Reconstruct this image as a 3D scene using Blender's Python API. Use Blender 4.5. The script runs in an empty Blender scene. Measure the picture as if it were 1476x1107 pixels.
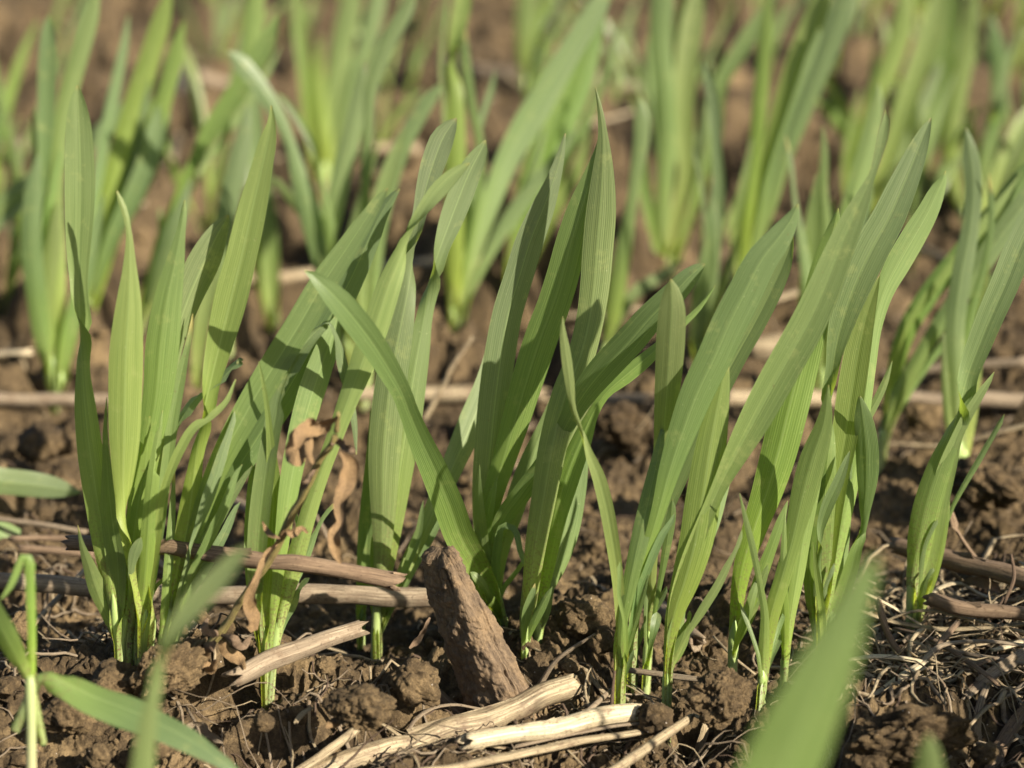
import bpy, math, random
import numpy as np
from mathutils import Vector

sc = bpy.context.scene
col = sc.collection
RND = random.Random(11)

# ------------------------------------------------------------------ camera
CAM_H = 0.216
PITCH = math.radians(13.8)
FPX = 3600.0
PW, PH = 1476.0, 1107.0
cam_data = bpy.data.cameras.new("camera")
cam_data.sensor_width = 36.0
cam_data.lens = FPX / PW * 36.0
cam_data.clip_start = 0.01
cam_data.clip_end = 200.0
cam_data.dof.use_dof = True
cam_data.dof.focus_distance = 0.604
cam_data.dof.aperture_fstop = 12.0
cam_data.dof.aperture_blades = 7
camera = bpy.data.objects.new("camera", cam_data)
camera.location = (0, 0, CAM_H)
camera.rotation_euler = (math.pi / 2 - PITCH, 0, 0)
col.objects.link(camera)
sc.camera = camera

# ------------------------------------------------------------------ light
SUN_AZ = math.radians(47)      # measured from straight behind the camera towards the right
SUN_EL = math.radians(27)
sdir = Vector((math.sin(SUN_AZ) * math.cos(SUN_EL), -math.cos(SUN_AZ) * math.cos(SUN_EL), math.sin(SUN_EL)))
world = bpy.data.worlds.new("World")
sc.world = world
world.use_nodes = True
wn = world.node_tree
bg = wn.nodes["Background"]
sky = wn.nodes.new("ShaderNodeTexSky")
sky.sky_type = 'NISHITA'
sky.sun_disc = False
sky.sun_elevation = SUN_EL
sky.sun_rotation = math.atan2(sdir.x, sdir.y)
sky.altitude = 200
sky.air_density = 1.0
sky.dust_density = 2.0
bg.inputs["Strength"].default_value = 0.05
wn.links.new(sky.outputs[0], bg.inputs[0])
sun_data = bpy.data.lights.new("sun", 'SUN')
sun_data.energy = 5.0
sun_data.angle = math.radians(0.55)
sun_data.color = (1.0, 0.90, 0.74)
sun = bpy.data.objects.new("sun", sun_data)
sun.rotation_euler = sdir.to_track_quat('Z', 'Y').to_euler()
sun.location = (0.5, -0.4, 0.8)
col.objects.link(sun)
sc.view_settings.view_transform = 'Standard'
sc.view_settings.look = 'None'
sc.view_settings.gamma = 1.0
sc.view_settings.use_curve_mapping = False
sc.view_settings.exposure = 1.38
sc.cycles.max_bounces = 8
sc.cycles.transmission_bounces = 6
sc.cycles.use_denoising = True

# ------------------------------------------------------------------ noise
def _h(ix, iy, iz=0, seed=0):
    n = (ix.astype(np.int64) * 374761393 + iy.astype(np.int64) * 668265263 + np.asarray(iz).astype(np.int64) * 1442695041 + seed * 974634777) & 0xFFFFFFFF
    n = (n ^ (n >> 15)) * 2246822519 & 0xFFFFFFFF
    n = ((n ^ (n >> 13)) * 1274126177) & 0xFFFFFFFF
    n = ((n ^ (n >> 16)) * 3266489917) & 0xFFFFFFFF
    return ((n ^ (n >> 15)) & 0xFFFFFF) / float(0xFFFFFF)

def vnoise2(x, y, seed=0):
    ix, iy = np.floor(x), np.floor(y)
    fx, fy = x - ix, y - iy
    fx, fy = fx * fx * (3 - 2 * fx), fy * fy * (3 - 2 * fy)
    a, b = _h(ix, iy, 0, seed), _h(ix + 1, iy, 0, seed)
    c, d = _h(ix, iy + 1, 0, seed), _h(ix + 1, iy + 1, 0, seed)
    return (a + (b - a) * fx) * (1 - fy) + (c + (d - c) * fx) * fy

def fbm2(x, y, octv=4, seed=0):
    s, a, t = 0, 0.5, 0
    for o in range(octv):
        s = s + a * vnoise2(x, y, seed + o * 7); t += a
        x, y, a = x * 2.03 + 5.1, y * 2.03 + 1.7, a * 0.5
    return s / t

def domes2(x, y, seed=0, fill=0.75):
    """rounded clods: the highest of the domes around each cell's point, 0..1"""
    ix, iy = np.floor(x), np.floor(y)
    best = np.zeros_like(x)
    for dx in (-1, 0, 1):
        for dy in (-1, 0, 1):
            cx, cy = ix + dx, iy + dy
            px = cx + 0.15 + 0.7 * _h(cx, cy, 1, seed); py = cy + 0.15 + 0.7 * _h(cx, cy, 2, seed)
            r = 0.35 + 0.55 * _h(cx, cy, 3, seed)
            on = _h(cx, cy, 4, seed) < fill
            q = 1 - ((x - px) ** 2 + (y - py) ** 2) / (r * r)
            best = np.maximum(best, np.where(on & (q > 0), np.sqrt(np.maximum(q, 0)) * r, 0))
    return best

def vnoise3(x, y, z, seed=0):
    ix, iy, iz = np.floor(x), np.floor(y), np.floor(z)
    f = [x - ix, y - iy, z - iz]
    f = [q * q * (3 - 2 * q) for q in f]
    r = 0
    for dx in (0, 1):
        for dy in (0, 1):
            for dz in (0, 1):
                w = (f[0] if dx else 1 - f[0]) * (f[1] if dy else 1 - f[1]) * (f[2] if dz else 1 - f[2])
                r = r + w * _h(ix + dx, iy + dy, iz + dz, seed)
    return r

def fbm3(p, scale, octv=4, seed=0):
    x, y, z = p[:, 0] * scale, p[:, 1] * scale, p[:, 2] * scale
    s, a, t = 0, 0.5, 0
    for o in range(octv):
        s = s + a * vnoise3(x, y, z, seed + o * 5); t += a
        x, y, z, a = x * 2.1 + 3.3, y * 2.1 + 7.7, z * 2.1 + 1.1, a * 0.55
    return s / t

# ------------------------------------------------------------------ pixels of the photograph <-> rays
cp, sp = math.cos(PITCH), math.sin(PITCH)
def ray(px, py):
    u = (px - PW / 2) / FPX
    v = (PH / 2 - py) / FPX
    return np.array([u, cp + v * sp, -sp + v * cp])       # y forward, z up
def at_y(px, py, Y):
    r = ray(px, py)
    return np.array([0, 0, CAM_H]) + r * (Y / r[1])
def px_size(Y):                                           # metres per photo pixel at forward distance Y
    return Y / FPX / cp * 1.0

BUMPS = []   # (x, y, rx, ry, h)
def flat_hit(px, py):
    r = ray(px, py); t = CAM_H / -r[2]
    return r[0] * t, r[1] * t
def bump(px, py, rx, ry, h):
    x, y = flat_hit(px, py)
    BUMPS.append((x, y, rx, ry, h))
# mounds and hollows of the soil
bump(190, 985, .040, .022, .012)
bump(300, 1000, .025, .018, .007)
bump(60, 1110, .035, .025, -.014)
bump(90, 880, .03, .03, -.004)
bump(470, 1075, .03, .02, .006)
bump(540, 990, .018, .014, .009)
bump(400, 880, .04, .03, -.006)
bump(830, 905, .022, .016, .006)
bump(880, 1105, .05, .02, -.005)
bump(1290, 1020, .030, .020, .012)
bump(1400, 1060, .04, .03, -.008)
bump(1080, 1090, .03, .02, -.006)
bump(1400, 880, .05, .04, .006)
bump(890, 660, .03, .03, .010)
bump(1430, 690, .05, .05, .012)
bump(40, 640, .06, .05, .010)
bump(330, 600, .06, .05, -.012)
bump(640, 560, .06, .05, -.014)
bump(1290, 760, .05, .05, -.008)

def low_h(x, y):
    x = np.asarray(x, float); y = np.asarray(y, float)
    z = (fbm2(x * 9 + 3, y * 9 + 8, 3, 21) - .5) * .022
    far = np.clip((y - .75) / .5, 0, 1)
    z = z + (fbm2(x * 4 + 1, y * 4 + 2, 2, 55) - .5) * .05 * far
    wx = x + (vnoise2(x * 25, y * 25, 3) - .5) * .03; wy = y + (vnoise2(x * 25, y * 25 + 7, 4) - .5) * .03
    z = z + (domes2(wx / .055, wy / .055, 71, .6) * .055 - .017) * np.clip((y - .72) / .25, 0, 1)
    near = np.exp(-((y - .6) / .12) ** 2)
    z = z * (1 - .6 * near)
    for bx, by, rx, ry, h in BUMPS:
        z = z + h * np.exp(-(((x - bx) / rx) ** 2 + ((y - by) / ry) ** 2))
    return z

def full_h(x, y):
    z = low_h(x, y)
    wx = x + (vnoise2(x * 60, y * 60, 3) - .5) * .014
    wy = y + (vnoise2(x * 60 + 9, y * 60 + 4, 4) - .5) * .014
    m = fbm2(x * 22 + 7, y * 22, 3, 9)
    big = np.clip((m - .40) * 3.2, 0, 1)
    fr = 1 + 1.1 * np.clip((y - .72) / .3, 0, 1)
    z = z + domes2(wx / .026, wy / .026, 31, .6) * .012 * big * fr
    z = z + (fbm2(x * 110 + 4, y * 110, 4, 61) - .5) * .0090 * (.5 + .5 * big)
    z = z + domes2(wx / .012 + 3, wy / .012, 32, .6) * .0052 * (.25 + .75 * big) * fr
    wx = wx + (vnoise2(x * 300, y * 300, 5) - .5) * .0040
    wy = wy + (vnoise2(x * 300 + 9, y * 300 + 4, 6) - .5) * .0040
    k = .25 + .75 * vnoise2(x * 75, y * 75, 14)
    z = z + domes2(wx / .0052, wy / .0052 + 8, 33, .6) * .0027 * k
    wx = wx + (vnoise2(x * 900, y * 900, 7) - .5) * .0016
    wy = wy + (vnoise2(x * 900 + 9, y * 900 + 4, 8) - .5) * .0016
    z = z + domes2(wx / .0025 + 5, wy / .0025, 34, .6) * .0019 * (.3 + .7 * vnoise2(x * 160, y * 160, 15))
    z = z + domes2(wx / .0012 + 5, wy / .0012, 35, .6) * .0011
    z = z + (fbm2(x * 620, y * 620, 3, 41) - .5) * .0024
    return z - .0068

CARVES = []   # (point, radius): the soil stays below things that rest on it and open towards the viewer's side
def carve(P, R, reach=.022):
    CARVES.append((np.array(P, float), float(R), reach))

def hit(px, py):
    """where the ray of a pixel meets the (smooth) soil"""
    r = ray(px, py); o = np.array([0, 0, CAM_H])
    t0 = (CAM_H - .05) / -r[2]; t1 = (CAM_H + .06) / -r[2]
    ts = np.linspace(t0, t1, 500)
    P = o[None] + r[None] * ts[:, None]
    under = P[:, 2] < low_h(P[:, 0], P[:, 1]) + .002
    k = int(np.argmax(under)) if under.any() else len(ts) - 1
    return P[k]

# ------------------------------------------------------------------ node helpers
def new_mat(name):
    m = bpy.data.materials.new(name); m.use_nodes = True
    nt = m.node_tree
    for n in list(nt.nodes): nt.nodes.remove(n)
    return m, nt
def N(nt, kind, **kw):
    n = nt.nodes.new(kind)
    for k, v in kw.items():
        if k in n.inputs: n.inputs[k].default_value = v
        else: setattr(n, k, v)
    return n
def ramp(nt, fac, stops, interp='LINEAR'):
    r = nt.nodes.new("ShaderNodeValToRGB")
    r.color_ramp.interpolation = interp
    el = r.color_ramp.elements
    while len(el) < len(stops): el.new(0.5)
    for e, (p, c) in zip(el, stops):
        e.position = p
        e.color = (c[0], c[1], c[2], 1) if not isinstance(c, (int, float)) else (c, c, c, 1)
    nt.links.new(fac, r.inputs[0])
    return r.outputs[0]
def mixc(nt, fac, a, b, mode='MIX'):
    n = nt.nodes.new("ShaderNodeMix"); n.data_type = 'RGBA'; n.blend_type = mode
    for s, v in ((n.inputs[0], fac), (n.inputs[6], a), (n.inputs[7], b)):
        if isinstance(v, (int, float)): s.default_value = v
        elif isinstance(v, tuple): s.default_value = (*v, 1)
        else: nt.links.new(v, s)
    return n.outputs[2]
def mth(nt, op, a, b=0.0, c=None):
    n = nt.nodes.new("ShaderNodeMath"); n.operation = op
    for s, v in zip(n.inputs, (a, b, c)):
        if v is None: continue
        if isinstance(v, (int, float)): s.default_value = v
        else: nt.links.new(v, s)
    return n.outputs[0]

def soil_material(name, dark, mid, light, dist=.0006):
    m, nt = new_mat(name); L = nt.links.new
    geo = N(nt, "ShaderNodeNewGeometry")
    pos = geo.outputs["Position"]
    n1 = N(nt, "ShaderNodeTexNoise", Scale=38.0, Detail=6.0, Roughness=.6); L(pos, n1.inputs["Vector"])
    n2 = N(nt, "ShaderNodeTexNoise", Scale=420.0, Detail=5.0, Roughness=.7); L(pos, n2.inputs["Vector"])
    n3 = N(nt, "ShaderNodeTexNoise", Scale=2400.0, Detail=3.0, Roughness=.7); L(pos, n3.inputs["Vector"])
    f = mth(nt, 'ADD', mth(nt, 'MULTIPLY', n1.outputs[0], .5), mth(nt, 'MULTIPLY', n2.outputs[0], .5))
    c = ramp(nt, f, [(.34, dark), (.49, mid), (.63, light)])
    c = mixc(nt, .55, c, ramp(nt, n3.outputs[0], [(.32, (.42, .42, .42)), (.68, (1.4, 1.38, 1.35))]), 'MULTIPLY')
    vo = N(nt, "ShaderNodeTexVoronoi", Scale=700.0); L(pos, vo.inputs["Vector"])
    speck = mth(nt, 'LESS_THAN', vo.outputs["Distance"], .12)
    vs = N(nt, "ShaderNodeSeparateColor"); L(vo.outputs["Color"], vs.inputs[0])
    speck = mth(nt, 'MULTIPLY', speck, mth(nt, 'GREATER_THAN', vs.outputs[0], .86))
    c = mixc(nt, speck, c, (.42, .36, .30))
    b = N(nt, "ShaderNodeBsdfPrincipled", Roughness=.93)
    b.inputs["Specular IOR Level"].default_value = .25
    L(c, b.inputs["Base Color"])
    hgt = mth(nt, 'ADD', mth(nt, 'MULTIPLY', n2.outputs[0], 1.0), mth(nt, 'MULTIPLY', n3.outputs[0], .8))
    bp = N(nt, "ShaderNodeBump", Strength=.9, Distance=dist); L(hgt, bp.inputs["Height"])
    L(bp.outputs[0], b.inputs["Normal"])
    o = N(nt, "ShaderNodeOutputMaterial"); L(b.outputs[0], o.inputs[0])
    return m

M_SOIL = soil_material("soil", (.026, .0175, .0095), (.080, .056, .030), (.20, .142, .074), .0010)
M_CLOD = soil_material("clod_soil", (.028, .0190, .0105), (.084, .058, .030), (.195, .138, .072), .0010)

def leaf_material(name, base, low, mid, tip, trans=.42):
    m, nt = new_mat(name); L = nt.links.new
    uv = N(nt, "ShaderNodeUVMap"); uv.uv_map = "uv"
    s = N(nt, "ShaderNodeSeparateXYZ"); L(uv.outputs[0], s.inputs[0])
    u, v = s.outputs[0], s.outputs[1]
    oi = N(nt, "ShaderNodeObjectInfo"); rnd = oi.outputs["Random"]
    geo = N(nt, "ShaderNodeNewGeometry")
    # long noise that follows the blade
    comb = N(nt, "ShaderNodeCombineXYZ")
    L(mth(nt, 'MULTIPLY', u, 26.0), comb.inputs[0]); L(mth(nt, 'MULTIPLY', v, 3.5), comb.inputs[1]); L(mth(nt, 'MULTIPLY', rnd, 97.0), comb.inputs[2])
    ns = N(nt, "ShaderNodeTexNoise", Scale=1.0, Detail=5.0, Roughness=.65); L(comb.outputs[0], ns.inputs["Vector"])
    big = N(nt, "ShaderNodeTexNoise", Scale=45.0, Detail=3.0); L(geo.outputs["Position"], big.inputs["Vector"])
    vv = mth(nt, 'ADD', v, mth(nt, 'MULTIPLY', mth(nt, 'SUBTRACT', big.outputs[0], .5), .22))
    c = ramp(nt, vv, [(.015, base), (.12, low), (.48, mid), (.93, tip)])
    hsv = N(nt, "ShaderNodeHueSaturation")
    L(mth(nt, 'ADD', .486, mth(nt, 'MULTIPLY', rnd, .026)), hsv.inputs["Hue"])
    L(mth(nt, 'ADD', .80, mth(nt, 'MULTIPLY', mth(nt, 'FRACT', mth(nt, 'MULTIPLY', rnd, 7.3)), .26)), hsv.inputs["Saturation"])
    L(mth(nt, 'ADD', .85, mth(nt, 'MULTIPLY', mth(nt, 'FRACT', mth(nt, 'MULTIPLY', rnd, 13.7)), .35)), hsv.inputs["Value"])
    L(c, hsv.inputs["Color"]); c = hsv.outputs[0]
    # veins: fine ribs across the blade, paler mid rib
    fine = mth(nt, 'SINE', mth(nt, 'MULTIPLY', u, 2 * math.pi * 16))
    vein = mth(nt, 'MULTIPLY', mth(nt, 'ADD', fine, 1.0), .5)
    c = mixc(nt, mth(nt, 'MULTIPLY', vein, .11), c, (.36, .44, .20))
    c = mixc(nt, .75, c, ramp(nt, ns.outputs[0], [(.28, (.66, .72, .66)), (.72, (1.34, 1.26, 1.30))]), 'MULTIPLY')
    mid_d = mth(nt, 'ABSOLUTE', mth(nt, 'SUBTRACT', u, .5))
    rib = ramp(nt, mid_d, [(0.0, 1.0), (.035, 0.0)])
    c = mixc(nt, mth(nt, 'MULTIPLY', rib, .30), c, (.34, .44, .19))
    # pale dust and wax specks, dry tip and edge
    sn = N(nt, "ShaderNodeTexNoise", Scale=1500.0, Detail=2.0); L(geo.outputs["Position"], sn.inputs["Vector"])
    c = mixc(nt, ramp(nt, sn.outputs[0], [(.70, 0.0), (.78, .32)]), c, (.45, .48, .30))
    spl = mth(nt, 'MULTIPLY', ramp(nt, v, [(.05, 1.0), (.30, 0.0)]), ramp(nt, sn.outputs[0], [(.50, 0.0), (.62, .9)]))
    c = mixc(nt, spl, c, (.15, .11, .06))
    wn_ = N(nt, "ShaderNodeTexNoise", Scale=150.0, Detail=4.0, Roughness=.7); L(geo.outputs["Position"], wn_.inputs["Vector"])
    c = mixc(nt, ramp(nt, wn_.outputs[0], [(.58, 0.0), (.76, .42)]), c, (.34, .36, .15))
    sp_ = N(nt, "ShaderNodeTexNoise", Scale=520.0, Detail=4.0, Roughness=.75); L(geo.outputs["Position"], sp_.inputs["Vector"])
    c = mixc(nt, ramp(nt, sp_.outputs[0], [(.66, 0.0), (.72, .5)]), c, (.13, .10, .045))
    tipf = ramp(nt, v, [(.99, 0.0), (.999, .4)])
    old = mth(nt, 'GREATER_THAN', mth(nt, 'FRACT', mth(nt, 'MULTIPLY', rnd, 29.3)), .93)
    c = mixc(nt, mth(nt, 'MULTIPLY', old, ramp(nt, mth(nt, 'ADD', v, mth(nt, 'MULTIPLY', ns.outputs[0], .08)), [(.97, 0.0), (1.0, .85)])), c, (.36, .31, .13))
    yel = mth(nt, 'GREATER_THAN', mth(nt, 'FRACT', mth(nt, 'MULTIPLY', rnd, 41.7)), .6)
    c = mixc(nt, mth(nt, 'MULTIPLY', yel, ramp(nt, mth(nt, 'ADD', mth(nt, 'MULTIPLY', mid_d, 2.0), mth(nt, 'MULTIPLY', ns.outputs[0], .35)), [(1.02, 0.0), (1.16, .55)])), c, (.38, .40, .15))
    c = mixc(nt, tipf, c, (.34, .27, .10))
    p = N(nt, "ShaderNodeBsdfPrincipled", Roughness=.47)
    p.inputs["Specular IOR Level"].default_value = .5
    L(c, p.inputs["Base Color"])
    L(ramp(nt, ns.outputs[0], [(.3, .34), (.7, .50)]), p.inputs["Roughness"])
    t = N(nt, "ShaderNodeBsdfTranslucent")
    tc = mixc(nt, 1.0, c, (2.1, 2.1, .55), 'MULTIPLY'); L(tc, t.inputs[0])
    mx = N(nt, "ShaderNodeMixShader"); mx.inputs[0].default_value = trans
    bp = N(nt, "ShaderNodeBump", Strength=.25, Distance=.00010)
    L(mth(nt, 'ADD', vein, mth(nt, 'MULTIPLY', ns.outputs[0], 1.2)), bp.inputs["Height"])
    L(bp.outputs[0], p.inputs["Normal"]); L(bp.outputs[0], t.inputs["Normal"])
    L(p.outputs[0], mx.inputs[1]); L(t.outputs[0], mx.inputs[2])
    o = N(nt, "ShaderNodeOutputMaterial"); L(mx.outputs[0], o.inputs[0])
    return m
M_LEAF = leaf_material("wheat_leaf", (.25, .31, .12), (.186, .262, .042), (.132, .200, .052), (.124, .180, .066))
M_LEAF2 = leaf_material("wheat_leaf_blue", (.24, .30, .12), (.168, .248, .048), (.115, .178, .060), (.120, .174, .080))
M_LEAFY = leaf_material("wheat_leaf_yellow", (.27, .33, .12), (.212, .294, .042), (.158, .232, .050), (.144, .204, .062))

def stem_material():
    m, nt = new_mat("wheat_sheath"); L = nt.links.new
    uv = N(nt, "ShaderNodeUVMap"); uv.uv_map = "uv"
    s = N(nt, "ShaderNodeSeparateXYZ"); L(uv.outputs[0], s.inputs[0])
    c = ramp(nt, s.outputs[1], [(.0, (.30, .27, .17)), (.25, (.25, .30, .13)), (.75, (.19, .27, .075)), (1.0, (.17, .26, .055))])
    fine = mth(nt, 'MULTIPLY', mth(nt, 'ADD', mth(nt, 'SINE', mth(nt, 'MULTIPLY', s.outputs[0], 2 * math.pi * 22)), 1.0), .5)
    c = mixc(nt, mth(nt, 'MULTIPLY', fine, .2), c, (.5, .52, .3))
    p = N(nt, "ShaderNodeBsdfPrincipled", Roughness=.45); L(c, p.inputs["Base Color"])
    p.inputs["Specular IOR Level"].default_value = .45
    p.inputs["Subsurface Weight"].default_value = .25
    p.inputs["Subsurface Radius"].default_value = (.9, 1.0, .4)
    p.inputs["Subsurface Scale"].default_value = .0008
    o = N(nt, "ShaderNodeOutputMaterial"); L(p.outputs[0], o.inputs[0])
    return m
M_STEM = stem_material()

def straw_material(name, dark, mid, light, dirt=.35, rough=.6):
    m, nt = new_mat(name); L = nt.links.new
    uv = N(nt, "ShaderNodeUVMap"); uv.uv_map = "uv"
    s = N(nt, "ShaderNodeSeparateXYZ"); L(uv.outputs[0], s.inputs[0])
    oi = N(nt, "ShaderNodeObjectInfo")
    geo = N(nt, "ShaderNodeNewGeometry")
    # uv: u around 0..1, v metres along the stalk
    comb = N(nt, "ShaderNodeCombineXYZ")
    L(mth(nt, 'MULTIPLY', mth(nt, 'SINE', mth(nt, 'MULTIPLY', s.outputs[0], 2 * math.pi)), 5.0), comb.inputs[0])
    L(mth(nt, 'MULTIPLY', s.outputs[1], 90.0), comb.inputs[1])
    L(mth(nt, 'ADD', mth(nt, 'MULTIPLY', mth(nt, 'COSINE', mth(nt, 'MULTIPLY', s.outputs[0], 2 * math.pi)), 5.0), mth(nt, 'MULTIPLY', oi.outputs["Random"], 50.0)), comb.inputs[2])
    n1 = N(nt, "ShaderNodeTexNoise", Scale=1.0, Detail=6.0, Roughness=.7); L(comb.outputs[0], n1.inputs["Vector"])
    c = ramp(nt, n1.outputs[0], [(.29, (.05, .035, .022)), (.36, dark), (.5, mid), (.68, light)])
    n2 = N(nt, "ShaderNodeTexNoise", Scale=230.0, Detail=6.0, Roughness=.7); L(geo.outputs["Position"], n2.inputs["Vector"])
    c = mixc(nt, ramp(nt, n2.outputs[0], [(.50, 0.0), (.66, dirt)]), c, (.12, .078, .048))
    n3 = N(nt, "ShaderNodeTexNoise", Scale=1600.0, Detail=2.0); L(geo.outputs["Position"], n3.inputs["Vector"])
    c = mixc(nt, ramp(nt, n3.outputs[0], [(.62, 0.0), (.70, .6)]), c, (.05, .032, .02))
    p = N(nt, "ShaderNodeBsdfPrincipled", Roughness=rough); L(c, p.inputs["Base Color"])
    p.inputs["Specular IOR Level"].default_value = .35
    bp = N(nt, "ShaderNodeBump", Strength=.8, Distance=.0004)
    L(mth(nt, 'ADD', n1.outputs[0], mth(nt, 'MULTIPLY', n2.outputs[0], .6)), bp.inputs["Height"])
    L(bp.outputs[0], p.inputs["Normal"])
    o = N(nt, "ShaderNodeOutputMaterial"); L(p.outputs[0], o.inputs[0])
    return m
M_STRAW = straw_material("pale_straw", (.12, .092, .054), (.26, .205, .125), (.44, .365, .24), .85)
M_STRAWG = straw_material("grey_straw", (.11, .082, .055), (.20, .155, .105), (.32, .26, .18), .6, .75)
M_BARK = straw_material("brown_stalk", (.075, .050, .032), (.15, .102, .064), (.26, .185, .118), .7, .85)
M_DARK = straw_material("dark_twig", (.04, .026, .018), (.085, .055, .036), (.16, .11, .075), .5, .8)
M_BRIGHT = straw_material("sunlit_straw", (.26, .21, .13), (.43, .36, .235), (.60, .52, .37), .8)  # lighter straw copy: sunlight on the heap straws is put into the colour
M_DRY = straw_material("dry_leaf", (.085, .052, .026), (.20, .128, .062), (.38, .26, .13), .4, .7)
M_WEED = straw_material("weed_stem", (.10, .085, .03), (.20, .17, .06), (.30, .23, .10), .5, .6)

# ------------------------------------------------------------------ mesh helpers
def make_mesh(name, V, F, mat, uv=None, smooth=True):
    me = bpy.data.meshes.new(name)
    V = np.asarray(V, np.float32); F = np.asarray(F, np.int32)
    me.vertices.add(len(V)); me.vertices.foreach_set("co", V.ravel())
    k = F.shape[1]
    me.loops.add(F.size); me.loops.foreach_set("vertex_index", F.ravel())
    me.polygons.add(len(F)); me.polygons.foreach_set("loop_start", np.arange(0, F.size, k, dtype=np.int32))
    try: me.polygons.foreach_set("loop_total", np.full(len(F), k, np.int32))
    except Exception: pass
    if uv is not None:
        lay = me.uv_layers.new(name="uv")
        lay.data.foreach_set("uv", np.asarray(uv, np.float32)[F.ravel()].ravel())
    me.update(calc_edges=True)
    me.polygons.foreach_set("use_smooth", np.full(len(F), smooth))
    me.materials.append(mat)
    return me
def link(name, me, parent=None):
    o = bpy.data.objects.new(name, me); col.objects.link(o)
    if parent is not None:
        o.parent = parent
        o.matrix_parent_inverse = parent_inv(parent)
    return o
def parent_inv(p):
    from mathutils import Matrix
    return Matrix.Translation(-Vector(p.location))
def thing(name, label, cat, loc, group=None):
    o = bpy.data.objects.new(name, None); col.objects.link(o)
    o.empty_display_size = .01
    o.location = loc
    o["label"] = label; o["category"] = cat
    if group: o["group"] = group
    return o
def tag(o, label, cat, group=None, kind=None):
    if label: o["label"] = label
    if cat: o["category"] = cat
    if group: o["group"] = group
    if kind: o["kind"] = kind
    return o

def catmull(P, n):
    """resample control rows (any columns) along a centripetal-ish curve"""
    P = np.asarray(P, float)
    d = np.maximum(np.linalg.norm(np.diff(P[:, :2], axis=0), axis=1), 1e-9)
    s = np.concatenate([[0], np.cumsum(d)])
    T = np.linspace(0, s[-1], n)
    m = np.zeros_like(P)                                  # finite-difference tangents
    m[1:-1] = ((P[2:] - P[1:-1]) / d[1:, None] * d[:-1, None] + (P[1:-1] - P[:-2]) / d[:-1, None] * d[1:, None]) / (d[1:] + d[:-1])[:, None]
    m[0] = (P[1] - P[0]) / d[0]; m[-1] = (P[-1] - P[-2]) / d[-1]
    k = np.clip(np.searchsorted(s, T, side='right') - 1, 0, len(d) - 1)
    h = d[k]; t = ((T - s[k]) / h)[:, None]; h = h[:, None]
    return (2*t**3 - 3*t**2 + 1) * P[k] + (t**3 - 2*t**2 + t) * h * m[k] + (-2*t**3 + 3*t**2) * P[k+1] + (t**3 - t**2) * h * m[k+1]

def norm(a): return a / np.maximum(np.linalg.norm(a, axis=-1, keepdims=True), 1e-12)

def ribbon(C, W, tw, arc, ref, across=10, name="leaf", mat=None, flip=1, ruffle=0.0, seed=0, bite=None):
    """a grass blade: centre line C, full width W seen along ref, twist tw, arc angle of its channel"""
    n = len(C)
    T = norm(np.gradient(C, axis=0))
    R = ref if ref.ndim == 2 else np.repeat(ref[None], n, 0)
    N0 = norm(R - (R * T).sum(1, keepdims=True) * T)
    S0 = np.cross(T, N0)
    ct, st = np.cos(tw)[:, None], np.sin(tw)[:, None]
    S = S0 * ct + N0 * st
    Nn = N0 * ct - S0 * st
    r = W / 2 / np.where(arc < math.pi, np.sin(np.minimum(arc, math.pi) / 2), 1.0)
    a = np.linspace(-.5, .5, across + 1)
    A_ = np.repeat(a[None], n, 0)
    if bite:
        sb = np.linspace(0, 1, n); g = np.random.RandomState(int(seed * 100) + 3)
        for b0, b1, side_, dep in bite:
            m = (sb > b0) & (sb < b1)
            dp = dep * np.clip(np.minimum(sb - b0, b1 - sb) * 40, 0, 1) * (.75 + .5 * g.rand(n)) * m
            A_ = np.where(A_ * side_ > 0, A_ * (1 - dp[:, None]), A_)
    ang = arc[:, None] * A_
    sx = r[:, None] * np.sin(ang); sz = r[:, None] * (1 - np.cos(ang)) * flip
    # shallow keel at the mid rib and slight waviness of the margins
    keel = -np.exp(-(a / .07) ** 2)[None] * W[:, None] * .035 * flip
    s = np.linspace(0, 1, n)
    wav = np.sin(s * 23 + seed)[:, None] * (np.abs(a)[None] * 2) ** 2 * np.sign(a)[None] * W[:, None] * ruffle
    V = C[:, None] + S[:, None] * sx[..., None] + Nn[:, None] * (sz + keel + wav)[..., None]
    k = across + 1
    idx = np.arange(n * k).reshape(n, k)
    F = np.stack([idx[:-1, :-1], idx[:-1, 1:], idx[1:, 1:], idx[1:, :-1]], -1).reshape(-1, 4)
    uv = np.stack(np.broadcast_arrays(A_ + .5, s[:, None]), -1).reshape(-1, 2)
    return make_mesh(name, V.reshape(-1, 3), F, mat, uv)

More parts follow.
